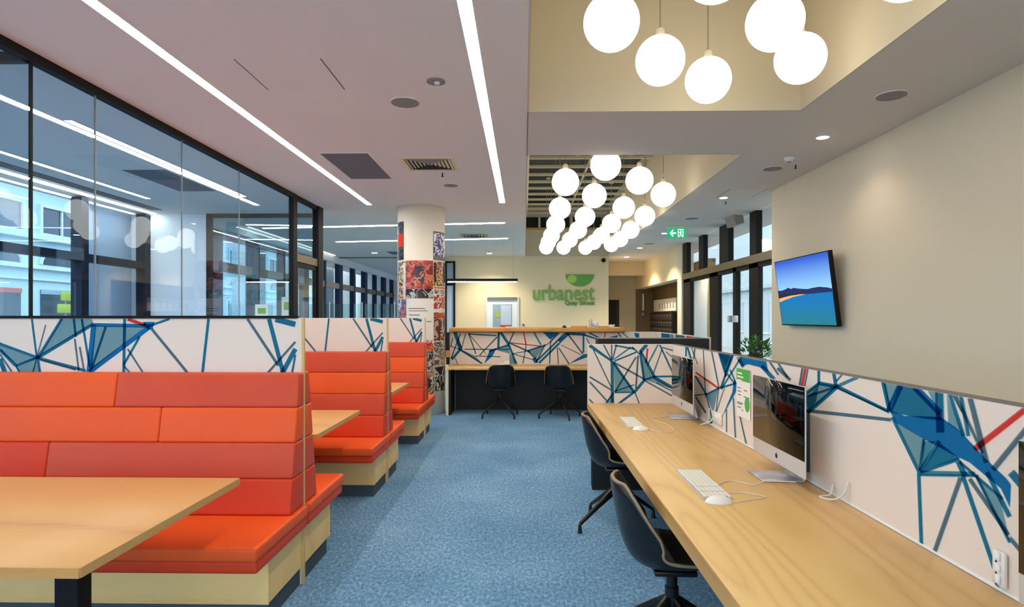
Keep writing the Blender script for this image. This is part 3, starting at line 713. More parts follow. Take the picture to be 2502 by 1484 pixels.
# power sockets on the screen
def socket(x0, y0, x1, y1, label, holes):
    a, b = onX(x0, y0, XP), onX(x1, y1, XP)
    yA, yB = b.y, a.y; zA = b.z; zB = onX((x0 + x1) / 2, y0, XP).z
    r = thing('power_socket', label, 'socket', (XP, (yA + yB) / 2, zA))
    box('plate', 'white_plastic', (XP - 0.014, XP - 0.0035, yA, yB, zA, zB), r, bevel=0.002, seg=1)
    for k in range(holes):
        zc = zA + (zB - zA) * (k + 0.6) / holes
        box('rocker', 'wall_white', (XP - 0.020, XP - 0.014, yA + 0.25 * (yB - yA), yA + 0.6 * (yB - yA), zc - 0.012, zc + 0.012), r, bevel=0.001, seg=1)
        box('pin_slot', 'ink_dark', (XP - 0.0148, XP - 0.0135, yB - 0.018, yB - 0.012, zc - 0.02, zc - 0.01), r)
socket(1745, 1008, 1766, 1040, 'small white power socket below the pattern by the bench-end computer', 1)
socket(2436, 1348, 2466, 1440, 'tall white double power socket on the screen above the bench', 3)

# ------------------------------------------------------------------ chairs
def catmull(P, n):
    P = [Vector(p) for p in P]; out = []
    for i in range(len(P) - 1):
        a, b, c, d = P[max(i - 1, 0)], P[i], P[i + 1], P[min(i + 2, len(P) - 1)]
        for k in range(n):
            t = k / n
            out.append(0.5 * ((2 * b) + (c - a) * t + (2 * a - 5 * b + 4 * c - d) * t * t + (3 * b - a - 3 * c + d) * t ** 3))
    out.append(P[-1]); return out
def make_chair():
    r = thing('swivel_chair', 'x', 'chair')
    # x forward, z up, third value half width, fourth side lift, fifth wrap forward
    prof = catmull([(0.225, 0.432, 0.17), (0.20, 0.452, 0.20), (0.06, 0.437, 0.225), (-0.09, 0.428, 0.235), (-0.185, 0.465, 0.238), (-0.232, 0.56, 0.235), (-0.258, 0.68, 0.22), (-0.272, 0.765, 0.19), (-0.276, 0.80, 0.13)], 4)
    nU = 14; NV = len(prof)
    def surf(off):
        V = []
        for i, p in enumerate(prof):
            t = (prof[min(i + 1, NV - 1)] - prof[max(i - 1, 0)]); tx, tz = t.x, t.y; L = math.hypot(tx, tz) or 1
            nx, nz = -tz / L, tx / L                     # towards the sitter
            if nz < 0 and i < NV * 0.5: nx, nz = -nx, -nz
            v = i / (NV - 1)
            for k in range(nU + 1):
                u = -1 + 2 * k / nU
                ks = ((0, .03), (.25, .045), (.42, .085), (.54, .125), (.64, .125), (.76, .085), (.88, .05), (1.01, .03))
                for (va, la), (vb, lb_) in zip(ks, ks[1:]):
                    if va <= v <= vb: lift = la + (lb_ - la) * (v - va) / (vb - va)
                lift *= abs(u) ** 2.4
                q_ = max(0.0, min(1.0, (v - 0.15) / 0.65)); q_ = q_ * q_ * (3 - 2 * q_) * math.pi / 2
                V.append(Vector((p.x + math.sin(q_) * lift + nxs[i][0] * off, u * p.z * 0.9, p.y + math.cos(q_) * lift + nxs[i][1] * off)))
        return V
    nxs = []
    for i in range(NV):
        t = prof[max(i - 1, 0)] - prof[min(i + 1, NV - 1)]; L = math.hypot(t.x, t.y) or 1
        nxs.append((-t.y / L, t.x / L))
    nx_ = lambda i: 0
    inner, outer = surf(0.012), surf(0.0)
    def sheet(A, B):
        m = MB(); m.v = [tuple(v) for v in A + B]; n = len(A); W = nU + 1
        for i in range(NV - 1):
            for k in range(nU):
                a = i * W + k; m.face([a, a + 1, a + W + 1, a + W]); m.face([n + a + W, n + a + W + 1, n + a + 1, n + a])
        rim = [k for k in range(W)] + [i * W + nU for i in range(1, NV)] + [(NV - 1) * W + k for k in range(nU - 1, -1, -1)] + [i * W for i in range(NV - 2, 0, -1)]
        for j in range(len(rim)):
            a, b = rim[j], rim[(j + 1) % len(rim)]; m.face([b, a, n + a, n + b])
        return m, rim
    m, rim = sheet(inner, outer); sh = m.build('shell', 'chair_black', r, smooth=True)
    in2, in1 = surf(0.022), surf(0.0125)
    def shrink(V): return [Vector((v.x, v.y * 0.965, v.z)) for v in V]
    m, _ = sheet(shrink(in2), shrink(in1)); m.build('seat_pad', 'chair_pad', r, smooth=True)
    path = [(inner[i] + outer[i]) * 0.5 + Vector((nxs[i // (nU + 1)][0], 0, nxs[i // (nU + 1)][1])) * 0.006 for i in rim]
    m = MB().tube(path + [path[0]], 0.007, 6, cap=False); m.build('rim_catch_light', 'chair_rim_lit', r, smooth=True)  # pad edge as a pale tube, its catch light put into the colour
    MB().tube([(-0.01, 0, 0.24), (-0.01, 0, 0.33), (-0.01, 0, 0.331), (-0.01, 0, 0.415)], [0.03, 0.03, 0.024, 0.024], 18).build('column', 'chair_black', r)
    box('seat_mount', 'chair_black', (-0.10, 0.08, -0.09, 0.09, 0.405, 0.426), r, bevel=0.006)
    for k in range(4):
        th = math.radians(33 + 90 * k); ct, st = math.cos(th), math.sin(th); px, py = -st, ct
        def P(d, z, w): return (-0.01 + ct * d + px * w, st * d + py * w, z)
        m = MB(); a = [(0.015, 0.30, 0.245, 0.02), (0.18, 0.185, 0.15, 0.016), (0.335, 0.075, 0.05, 0.012)]
        for d, zt, zb_, w in a: m.v += [P(d, zb_, -w), P(d, zb_, w), P(d, zt, w * 0.8), P(d, zt, -w * 0.8)]
        for i in range(2):
            for j in range(4): m.face([i * 4 + j, i * 4 + (j + 1) % 4, i * 4 + 4 + (j + 1) % 4, i * 4 + 4 + j])
        m.face([3, 2, 1, 0]); m.face([8, 9, 10, 11])
        lg = m.build('leg', 'metal_dark', r, bevel=0.003, seg=1)
        q = P(0.335, 0, 0)
        MB().tube([(q[0], q[1], 0.0), (q[0], q[1], 0.018), (q[0], q[1], 0.06)], [0.016, 0.014, 0.011], 12).build('glide', 'chair_black', lg)
    return r
ch = make_chair()
spots = [(0.655, 2.69, -1, 'black shell swivel chair pushed under the bench beside the nearer keyboard'),
         (0.69, 4.45, -3, 'black shell swivel chair pushed under the bench near its far end'),
         (onY(1222, 800, 9.32).x, 9.34, 97, 'black shell swivel chair at the reception shelf near the poster column'),
         (onY(1368, 800, 9.25).x, 9.27, 78, 'black shell swivel chair at the reception shelf near the work bench')]
for i, (x, y, a, lb) in enumerate(spots):
    o = ch if i == 0 else copy_tree(ch)
    o.location = (x, y, 0); o.rotation_euler = (0, 0, math.radians(a)); o['label'] = lb; o['group'] = 'black swivel chairs'

# ------------------------------------------------------------------ reception counter
YC = 10.06
xl = onY(1096, 850, YC).x
counter_print = [
 ('T',165,165,235,385,40),('G',232,190,115,505,16),('F',(190,225),(272,382),(220,405)),('G',140,235,108,360,10),('T',232,388,125,515,28),('T',230,388,510,568,18),('F',(230,380),(425,470),(510,568),(240,412)),
 ('G',338,180,432,445,14),('G',302,180,250,365,10),('T',335,190,695,212,14),('G',348,198,562,445,8),('G',702,228,478,462,14),('T',285,385,855,388,11),('T',722,170,718,372,26),('T',748,170,852,325,30),
 ('B',(608,398),(695,368),(645,470),(535,572)),('T',855,328,598,412,20),('F',(700,400),(852,330),(865,440)),('T',850,325,945,570,24),('F',(860,430),(965,570),(855,570)),('R',858,300,1255,346,12),('R',1040,170,1072,335,14),
 ('G',915,170,848,315,16),('G',866,308,1125,422,18),('G',1072,340,1028,570,12),('G',895,442,1092,408,10),('F',(1090,402),(1315,328),(1192,505)),('T',1095,402,1325,328,16),('T',1088,400,1195,515,14),('G',1312,330,1198,545,16),
 ('A',1172,170,1262,332,18),('B',(1282,170),(1478,170),(1382,265)),('T',1475,175,1378,295,14),('T',1565,185,1195,545,20),('G',1500,175,1328,335,10),('B',(1478,262),(1600,182),(1625,195),(1500,315)),('T',1495,308,1235,560,24),
 ('G',1382,285,1370,572,14),('G',1468,365,1482,572,12),('G',1488,368,1618,572,14),('G',1598,185,1795,445,16),('T',1565,182,1825,198,30),('T',1802,205,1800,425,20),('G',1515,330,1772,455,8),('T',1815,205,2015,265,18),('G',1838,245,1895,345,10),
 ('B',(1615,572),(1800,450),(1862,438),(1852,485)),('G',888,440,1175,522,10),('T',425,470,745,482,10),('B',(1150,505),(1200,485),(1225,560),(1175,560)),('R',2082,170,2065,245,12),('B',(2115,235),(2245,205),(2220,255)),('T',1875,178,2015,245,14),('B',(2445,180),(2510,180),(2510,245),(2472,245)),
 ('T',2240,170,2300,260,12),('G',2300,180,2400,260,10),('T',110,345,230,390,10),('G',170,500,200,575,10)]
ct = thing('reception_counter', 'patterned reception counter with raised oak top and a lower oak shelf', 'counter', (0.3, 10.2, 0))
XCR = 2.16
box('front_panel', 'panel_white', (xl, XCR, YC, YC + 0.05, 0.0, 1.272), ct)
a = onY(1097, 806, 9.95); b = onY(1530, 806, 9.95)
box('counter_top', 'oak_edge', (a.x, b.x, 9.95, 10.75, 1.272, 1.335), ct, bevel=0.004, seg=1)
box('top_underside', 'black_laminate', (a.x + 0.05, b.x - 0.02, 9.98, 10.7, 1.262, 1.272), ct)
box('return_panel', 'panel_white', (XCR, XCR + 0.05, 7.3, YC + 0.05, 0, 1.262), ct)
box('return_panel_trim', 'wall_white', (XCR - 0.002, XCR + 0.052, 7.3, YC + 0.05, 1.262, 1.268), ct)
lx0, lx1 = onY(1094, 900, 9.4).x, onY(1445, 900, 9.4).x + 0.6
box('shelf', 'oak_desk', (lx0, lx1, 9.36, YC - 0.002, 0.70, 0.74), ct, bevel=0.004, seg=1)
box('modesty_panel', 'black_laminate', (lx0 + 0.05, lx1, YC - 0.05, YC - 0.002, 0.0, 0.70), ct)
box('side_panel', 'black_laminate', (lx0 + 0.008, lx0 + 0.04, 9.42, YC - 0.05, 0, 0.70), ct)
box('side_panel_face', 'wall_cream', (lx0 - 0.03, lx0 + 0.008, 9.42, YC, 0, 0.70), ct)
box('end_post', 'black_laminate', (xl - 0.03, xl + 0.02, 9.97, YC + 0.05, 0.74, 1.262), ct)
box('post_block', 'oak_edge', (xl - 0.034, xl + 0.024, 9.955, YC + 0.02, 0.86, 0.97), ct)
mural('print', ct, (1080, 780, 5.2125), lambda p, q: onY(p, q, YC), counter_print, (0, -1, 0), [(2, 1, 0.742), (2, -1, 1.262), (0, 1, xl), (0, -1, XCR)])
m = MB()
for k, (y0, y1, cidx) in enumerate(((9.7, 9.2, 1), (9.3, 8.9, 2), (8.8, 8.3, 3), (8.2, 7.9, 4), (7.9, 7.5, 2))):
    m.cur = cidx; m.poly([(XCR - 0.001, y0, 1.26), (XCR - 0.001, y1, 1.26), (XCR - 0.001, y1 - 0.3, 0.9), (XCR - 0.001, y0 - 0.1, 0.9)])
o = m.build('print', INKS, ct); o['kind'] = 'stuff'
# black screen between bench and reception
r = thing('black_cabinet', 'low black cabinet with pale top edge between the bench screen and the reception counter', 'cabinet', (1.5, 7.2, 0))
xa, xb = onY(1462, 835, 7.0).x, onY(1733, 835, 7.0).x
box('body', 'black_laminate', (xa, xb, 7.0, 7.28, 0, 1.262), r)
box('top_edge', 'grey_trim', (xa - 0.002, xb + 0.002, 6.998, 7.282, 1.262, 1.266), r)
# things on the counter
def ct_at(px): return onY(px, 800, 10.3).x
Z = 1.335
tag(box('wooden_tray', 'oak_edge', (ct_at(1396), ct_at(1434), 10.2, 10.45, Z, Z + 0.03), bevel=0.004), 'flat wooden tray on the counter beside the pen pot', 'tray')
tag(box('wooden_tray', 'oak_edge', (ct_at(1464), ct_at(1486), 10.2, 10.4, Z, Z + 0.03), bevel=0.004), 'small wooden tray on the counter beside the bunch of white flowers', 'tray')
r = thing('pen_pot', 'small clear pot of pens on the oak counter', 'pot', (ct_at(1443), 10.3, Z))
x = ct_at(1443); MB().disc((x, 10.3), 0.032, Z, Z + 0.075, 20).build('pot', 'alu', r)
for k, (dx, hh) in enumerate(((-0.012, 0.13), (0.008, 0.15), (0.02, 0.12))):
    MB().tube([(x + dx * 0.4, 10.3, Z + 0.02), (x + dx * 1.6, 10.3 + 0.01 * k, Z + hh)], 0.004, 6).build('pen', 'ink_grey', r)
r = thing('round_ornament', 'round white ornament beside the pen pot on the counter', 'ornament', (ct_at(1456), 10.36, Z))
MB().sphere((ct_at(1456), 10.36, Z + 0.055), 0.055, 20, 12).build('ball', 'wall_white', r, smooth=True)
MB().disc((ct_at(1456), 10.36), 0.03, Z, Z + 0.012, 20).build('stand', 'wall_white', r)
r = thing('flower_bunch', 'low bunch of white flowers on the end of the oak counter', 'flowers', (ct_at(1498), 10.3, Z))
for k in range(9):
    MB().sphere((ct_at(1498) + rnd.uniform(-0.07, 0.07), 10.3 + rnd.uniform(-0.05, 0.05), Z + rnd.uniform(0.018, 0.04)), 0.018, 8, 6).build('bloom', 'paper', r, smooth=True)
box('dish', 'white_plastic', (ct_at(1498) - 0.09, ct_at(1498) + 0.09, 10.23, 10.37, Z, Z + 0.012), r, bevel=0.004)
r = thing('counter_bell', 'small black dome bell on the oak counter', 'bell', (ct_at(1378), 10.2, Z))
MB().sphere((ct_at(1378), 10.2, Z + 0.002), 0.036, 20, 10).build('dome', 'black_laminate', r, smooth=True)
for v in r.children[0].data.vertices: v.co.z = max(0.0, v.co.z)
MB().disc((ct_at(1378), 10.2), 0.007, Z + 0.036, Z + 0.046, 10).build('button', 'metal_dark', r)
tag(box('paper_stack', 'paper', (ct_at(1236), ct_at(1251), 10.15, 10.35, Z, Z + 0.018)), 'small stack of white paper on the counter below the door', 'paper')
r = thing('desk_papers', 'loose white papers and cloth lying on the reception shelf', 'papers', (onY(1222, 885, 9.85).x, 9.8, 0.74))
for k, (px, w, h_) in enumerate(((1212, 0.12, 0.02), (1226, 0.10, 0.03), (1238, 0.09, 0.07))):
    x = onY(px, 885, 9.85).x; box('sheet', 'paper', (x - w / 2, x + w / 2, 9.72 + 0.05 * k, 9.95, 0.7402, 0.7402 + h_), r, bevel=0.006)
# black linear pendant over reception
r = thing('linear_pendant', 'thin black linear pendant light hanging above reception', 'pendant light', tuple(onY(1178, 683, 13.0)))
a, b = onY(1092, 685, 13.0), onY(1265, 683, 13.0)
box('housing', 'black_frame', (a.x, b.x, 12.97, 13.03, a.z - 0.03, a.z + 0.03), r)
box('diffuser', 'pendant_glow', (a.x + 0.02, b.x - 0.02, 12.98, 13.02, a.z - 0.045, a.z - 0.03), r)
for x in (a.x + 0.1, b.x - 0.1): MB().tube([(x, 13, a.z + 0.03), (x, 13, CEIL)], 0.002, 5).build('wire', 'grille_grey', r)
# tall framed glass panel at the left end of the logo wall
w11 = sroot('window_11', (XBL + 0.15, YB, 0))
p0, p1 = onY(1088, 630, YB - 0.05), onY(1112, 797, YB - 0.05)
c = MB(); c.box(p1.x - 0.05, p1.x, YB - 0.07, YB - 0.001, 0.4, p0.z - 0.1); c.box(p0.x, p0.x + 0.04, YB - 0.07, YB - 0.001, 0.4, p0.z - 0.1)
c.box(p0.x + 0.04, p1.x - 0.05, YB - 0.07, YB - 0.001, p0.z - 0.15, p0.z - 0.1); c.box(p0.x + 0.04, p1.x - 0.05, YB - 0.07, YB - 0.001, 2.42, 2.48)
c.build('frame', 'black_frame', w11)
box('pane', 'facade_shade', (p0.x + 0.04, p1.x - 0.05, YB - 0.03, YB - 0.01, 2.48, p0.z - 0.15), w11)
box('pane', 'facade_wall_blue', (p0.x + 0.04, p1.x - 0.05, YB - 0.03, YB - 0.01, 0.4, 2.42), w11)

# ------------------------------------------------------------------ wall sign
def text_mesh(body, size, ext, spacing=1.0, offset=0.0):
    cu = bpy.data.curves.new('t', 'FONT'); cu.body = body; cu.size = size; cu.extrude = ext; cu.space_character = spacing; cu.offset = offset
    ob = bpy.data.objects.new('t', cu); COL.objects.link(ob)
    dg = bpy.context.evaluated_depsgraph_get(); dg.update()
    me = bpy.data.meshes.new_from_object(ob.evaluated_get(dg)); bpy.data.objects.remove(ob); bpy.data.curves.remove(cu)
    return me
sg = thing('wall_sign', 'raised green lettering with a green bowl on the cream wall behind reception', 'sign', tuple(onY(1380, 747, YB)))
yo = YB - 0.03
def put_text(body, pxl, pxr, py_base, py_x, name, mat, parts, offset=0.0):
    """letters fitted between two pixel columns, x-height between py_base and py_x"""
    A = onY(pxl, py_base, yo); Bq = onY(pxr, py_base, yo); hx = onY(pxl, py_x, yo).z - A.z
    me = text_mesh(body, 1.0, 0.02, offset=offset); xs = [v.co.x for v in me.vertices]
    mex = text_mesh('x', 1.0, 0.02); xh = max(v.co.y for v in mex.vertices)
    sx = (Bq.x - A.x) / (max(xs) - min(xs)); sy = hx / xh; x0 = min(xs)
    bm = bmesh.new(); bm.from_mesh(me)
    for v in bm.verts: v.co = Vector((A.x + (v.co.x - x0) * sx, yo - v.co.z * 1.0, A.z + v.co.y * sy))
    bmesh.ops.remove_doubles(bm, verts=bm.verts[:], dist=1e-5)
    bmesh.ops.recalc_face_normals(bm, faces=bm.faces[:])
    groups = []
    if parts:
        seen = set()
        for f in bm.faces:
            if f.index in seen: continue
            st = [f]; g = []
            seen.add(f.index)
            while st:
                q = st.pop(); g.append(q)
                for e in q.edges:
                    for f2 in e.link_faces:
                        if f2.index not in seen: seen.add(f2.index); st.append(f2)
            groups.append(g)
    else: groups = [list(bm.faces)]
    for g in groups:
        mb = MB(); ids = {}
        for f in g:
            q = []
            for v in f.verts:
                if v.index not in ids: ids[v.index] = len(mb.v); mb.v.append(tuple(v.co))
                q.append(ids[v.index])
            mb.face(q)
        mb.build(name, mat, sg)
    bm.free()
put_text('urbanest', 1302, 1453, 733, 709, 'letter', 'logo_green', True, 0.012)
put_text('Quay Street', 1380, 1453, 745, 738.2, 'lettering', 'logo_green_deep', False, 0.02)
m = MB(); a = onY(1382, 671, yo); b = onY(1451, 671, yo); bt = onY(1416, 700, yo).z; cx = (a.x + b.x) / 2; hw = (b.x - a.x) / 2
m.slab([(cx + hw * math.cos(t_) * (1.0 if abs(math.cos(t_)) < .999 else 1), yo, a.z + (a.z - bt) * math.sin(t_)) for t_ in [math.pi + math.pi * k / 28 for k in range(29)]], (0, -0.025, 0))
bw = m.build('bowl', 'logo_green_deep', sg)
m = MB(); m.slab([(cx - hw * 0.55 + hw * 0.33 * math.cos(t_), yo - 0.026, a.z - (a.z - bt) * 0.38 + (a.z - bt) * 0.34 * math.sin(t_)) for t_ in [2 * math.pi * k / 24 for k in range(24)]], (0, -0.003, 0))
m.build('bowl_highlight', 'logo_lime', bw)
r = thing('security_camera', 'small black round camera high on the cream logo wall', 'camera', tuple(onY(1475, 636, YB)))
p = onY(1475, 636, YB - 0.05); MB().sphere((p.x, p.y, p.z), 0.055, 20, 12).build('dome', 'black_frame', r, smooth=True)
MB().tube([(p.x, YB - 0.03, p.z), (p.x, YB - 0.001, p.z)], 0.06, 20).build('mount', 'black_frame', r)

# ------------------------------------------------------------------ posters on the column
POSTER('post_dark', [(30, 34, 44), (70, 84, 110), (40, 44, 56)], 9, 1)
POSTER('post_mix', [(224, 218, 208), (60, 88, 156), (214, 170, 60), (230, 224, 214), (150, 60, 44)], 13, 2)
POSTER('post_blue', [(66, 70, 150), (210, 130, 80), (80, 88, 160), (216, 210, 206)], 14, 3)
POSTER('post_red', [(116, 44, 40), (178, 62, 50), (214, 120, 96), (150, 52, 44)], 11, 4)
POSTER('post_purple', [(66, 62, 120), (74, 70, 132), (226, 222, 226), (60, 56, 110)], 20, 5)
POSTER('post_gig', [(42, 38, 36), (206, 196, 180), (190, 72, 36), (60, 56, 48), (206, 176, 60)], 17, 6)
POSTER('post_scar', [(196, 48, 32), (226, 214, 196), (170, 40, 30), (230, 120, 60)], 15, 7)
POSTER('post_port', [(44, 26, 40), (90, 44, 56), (206, 150, 116), (60, 34, 48)], 10, 8)
POSTER('post_grey', [(96, 92, 92), (206, 200, 190), (60, 56, 58), (168, 150, 120)], 16, 9)
POSTER('post_black', [(18, 17, 18), (24, 22, 22), (196, 190, 180), (14, 14, 15)], 15, 10)
POSTER('post_tan', [(198, 166, 126), (90, 70, 56), (220, 200, 168), (60, 48, 40)], 10, 11)
def curved(name, x0, x1, y0, y1, mat, parent, lift=0.003):
    def th(px): return math.asin(max(-0.985, min(0.985, (px - 1029.5) / 57.6)))
    t0, t1 = th(x0), th(x1)
    def zz(py): d_ = CY - CR * math.cos((t0 + t1) / 2); return H + (777 - py) / F * d_
    n = 8; m = MB(); R = CR + lift; z0, z1 = zz(y1), zz(y0)
    for k in range(n + 1):
        t = t0 + (t1 - t0) * k / n - 0.165 * 0
        ang = t + math.atan2(-CX, CY) * -1 * 0
        a_ = math.atan2(CX, CY) * 0 + t
        # angle measured from the direction that faces the camera
        fx, fy = -CX / math.hypot(CX, CY), -CY / math.hypot(CX, CY); rx, ry = -fy, fx
        dx, dy = fx * math.cos(a_) + rx * math.sin(a_), fy * math.cos(a_) + ry * math.sin(a_)
        for rr in (R, R + 0.002): m.v += [(CX + dx * rr, CY + dy * rr, z0), (CX + dx * rr, CY + dy * rr, z1)]
    for k in range(n):
        b = k * 4; c4 = b + 4
        m.face([b + 2, c4 + 2, c4 + 3, b + 3]); m.face([c4, b, b + 1, c4 + 1]); m.face([b + 3, c4 + 3, c4 + 1, b + 1]); m.face([c4 + 2, b + 2, b, c4])
    m.face([0, 2, 3, 1]); b = n * 4; m.face([b + 2, b, b + 1, b + 3])
    return m.build(name, mat, parent)
def poster(label, x0, x1, y0, y1, mat, extra=()):
    r = thing('poster', label, 'poster', (CX, CY - CR, H), 'posters pasted on the round column')
    curved('sheet', x0, x1, y0, y1, mat, r)
    for nm, a, b, c2, d2, mt in extra: curved(nm, a, b, c2, d2, mt, r, 0.0055)
poster('narrow dark poster with a red patch, highest on the column', 974, 988, 543, 636, 'post_dark', [('red_patch', 975, 987, 572, 604, 'vinyl_deep')])
poster('white poster with blue and yellow pictures left of the red poster', 974, 992.5, 640, 730, 'post_mix', [('margin', 988, 992, 642, 729, 'paper')])
poster('blue and orange poster below the white and yellow one', 974.5, 994, 732, 790, 'post_blue')
poster('big red film poster with a dark title band', 993.5, 1057, 636, 729, 'post_red', [('title_band', 994, 1056.5, 706, 728.5, 'post_black'), ('centre_figure', 1014, 1036, 650, 700, 'post_port'), ('seal', 1019, 1029, 690, 701, 'vinyl_dull')])
poster('plain white sheet with small grey text below the red poster', 995, 1058.5, 731, 832, 'paper', [('text_line', 1000, 1038, 753, 755, 'ink_grey'), ('text_line', 1000, 1044, 759, 760.5, 'ink_grey'), ('text_line', 1001, 1026, 769, 771, 'ink_grey'), ('text_line', 1041, 1053, 785, 787, 'ink_grey')])
poster('purple poster with white scrawl and grey border', 1057.5, 1086.5, 566, 636, 'ink_grey', [('picture', 1058.5, 1085.5, 570, 626, 'post_purple')])
poster('dark poster with orange picture below the purple one', 1058, 1086.5, 639, 699, 'post_gig', [('border', 1059, 1064, 641, 690, 'ink_dark'), ('border', 1082, 1086, 641, 690, 'ink_dark')])
poster('yellow-topped poster with red picture', 1058, 1087, 700, 756, 'paper', [('band', 1058.5, 1086.5, 701, 706, 'orange_cup'), ('picture', 1058.5, 1086.5, 720, 755, 'post_scar'), ('title', 1060, 1085, 708, 718, 'post_grey')])
poster('dark portrait poster with a magenta heading', 1059, 1087.3, 764, 833, 'post_port', [('heading', 1060, 1080, 766, 776, 'vinyl_dull'), ('face', 1074, 1084, 785, 822, 'post_tan')])
poster('grey and white poster below the portrait', 1060, 1087.5, 836, 893, 'post_grey', [('foot_band', 1061, 1087, 880, 890, 'post_tan')])
poster('black poster with white print, lowest on its side of the column', 1062, 1087.3, 897, 956, 'post_black')
poster('red and white poster tucked behind the booth divider', 1036, 1059, 833, 858, 'post_scar')
poster('grey magazine-page poster below the red and white one', 1036, 1058, 859, 912, 'post_grey')
poster('tan photo poster with dark foot, lowest by the booth', 1036, 1058.5, 914, 986, 'post_tan', [('dark_foot', 1037, 1058, 966, 985, 'post_black'), ('band', 1037, 1058, 915, 920, 'orange_cup')])

# ------------------------------------------------------------------ television
tv = thing('television', 'flat black television showing a blue beach bay, tilted off the right wall', 'television', (3.3, 7.2, 1.7))
C4 = {'tl': (1887, 647), 'tr': (2027, 617), 'br': (2050, 797), 'bl': (1905, 792)}
yl, yr = 7.95, 6.55
Xt, Xb = None, None
def tvp(u, v):                      # u 0 far..1 near, v 0 bottom..1 top, from its real tilted rectangle
    top = Vector((3.215, 0, 1.5 + 0.715)); bot = Vector((3.315, 0, 1.405))
    p = bot.lerp(top, v); return Vector((p.x, yl + (yr - yl) * u, p.z))
nrm = (tvp(1, 0) - tvp(0, 0)).cross(tvp(0, 1) - tvp(0, 0)).normalized()
if nrm.x > 0: nrm = -nrm
m = MB(); m.slab([tvp(0, 0), tvp(1, 0), tvp(1, 1), tvp(0, 1)], -nrm * 0.045); m.build('casing', 'black_frame', tv, bevel=0.004)
def sp(pts, lift): return [tvp(0.012 + 0.976 * u, 0.02 + 0.965 * v) + nrm * lift for u, v in pts]
def skym():
    m_, nt, out = newmat('tv_sky'); e = nt.nodes.new('ShaderNodeEmission'); cr = nt.nodes.new('ShaderNodeValToRGB'); tc = nt.nodes.new('ShaderNodeTexCoord'); sx = nt.nodes.new('ShaderNodeSeparateXYZ')
    nt.links.new(tc.outputs['Generated'], sx.inputs[0]); nt.links.new(sx.outputs['Z'], cr.inputs[0]); nt.links.new(cr.outputs[0], e.inputs[0]); nt.links.new(e.outputs[0], out.inputs[0])
    cr.color_ramp.elements[0].color = lin((150, 205, 242)) + (1,); cr.color_ramp.elements[1].color = lin((52, 92, 196)) + (1,); cr.color_ramp.elements[1].position = 0.95
    e.inputs[1].default_value = 0.9
    m_, nt, out = newmat('tv_sea'); e = nt.nodes.new('ShaderNodeEmission'); cr = nt.nodes.new('ShaderNodeValToRGB'); tc = nt.nodes.new('ShaderNodeTexCoord'); nz = nt.nodes.new('ShaderNodeTexNoise')
    mp = nt.nodes.new('ShaderNodeMapping'); mp.inputs['Scale'].default_value = (1, 1, 5); nz.inputs['Scale'].default_value = 1.2
    sx = nt.nodes.new('ShaderNodeSeparateXYZ'); ad = nt.nodes.new('ShaderNodeMath'); ad.operation = 'MULTIPLY_ADD'; ad.inputs[1].default_value = 0.35
    nt.links.new(tc.outputs['Generated'], mp.inputs[0]); nt.links.new(mp.outputs[0], nz.inputs['Vector']); nt.links.new(tc.outputs['Generated'], sx.inputs[0])
    nt.links.new(nz.outputs['Fac'], ad.inputs[0]); nt.links.new(sx.outputs['Z'], ad.inputs[2]); nt.links.new(ad.outputs[0], cr.inputs[0])
    nt.links.new(cr.outputs[0], e.inputs[0]); nt.links.new(e.outputs[0], out.inputs[0]); e.inputs[1].default_value = 0.85
    cr.color_ramp.elements[0].position = 0.15; cr.color_ramp.elements[0].color = lin((44, 122, 134)) + (1,); cr.color_ramp.elements[1].color = lin((32, 116, 178)) + (1,)
skym(); EM('tv_hill', lin((44, 52, 96)), 0.8); EM('tv_bush', lin((46, 52, 34)), 0.8); EM('tv_sand', lin((236, 170, 116)), 0.85)
scn = MB().poly(sp([(0, .45), (1, .45), (1, 1), (0, 1)], 0.001)).build('screen_sky', 'tv_sky', tv)
MB().poly(sp([(0, 0), (1, 0), (1, .47), (0, .47)], 0.0012)).build('screen_sea', 'tv_sea', tv)
hill = [(0, .445), (1, .455), (1, .50), (.93, .52), (.8, .54), (.68, .535), (.6, .525), (.5, .535), (.4, .55), (.33, .565), (.28, .552), (.22, .575), (.16, .555), (.08, .54), (0, .545)]
MB().poly(sp(hill, 0.0015)).build('screen_hills', 'tv_hill', tv)
MB().poly(sp([(0, .40), (.2, .425), (.5, .455), (.5, .47), (.2, .475), (0, .468)], 0.0018)).build('screen_bush', 'tv_bush', tv)
MB().poly(sp([(0, .355), (.12, .385), (.3, .425), (.55, .452), (.45, .458), (.25, .448), (.1, .43), (0, .415)], 0.002)).build('screen_beach', 'tv_sand', tv)
box('wall_bracket', 'black_frame', (3.30, XR - 0.002, 7.0, 7.5, 1.65, 1.9), tv)

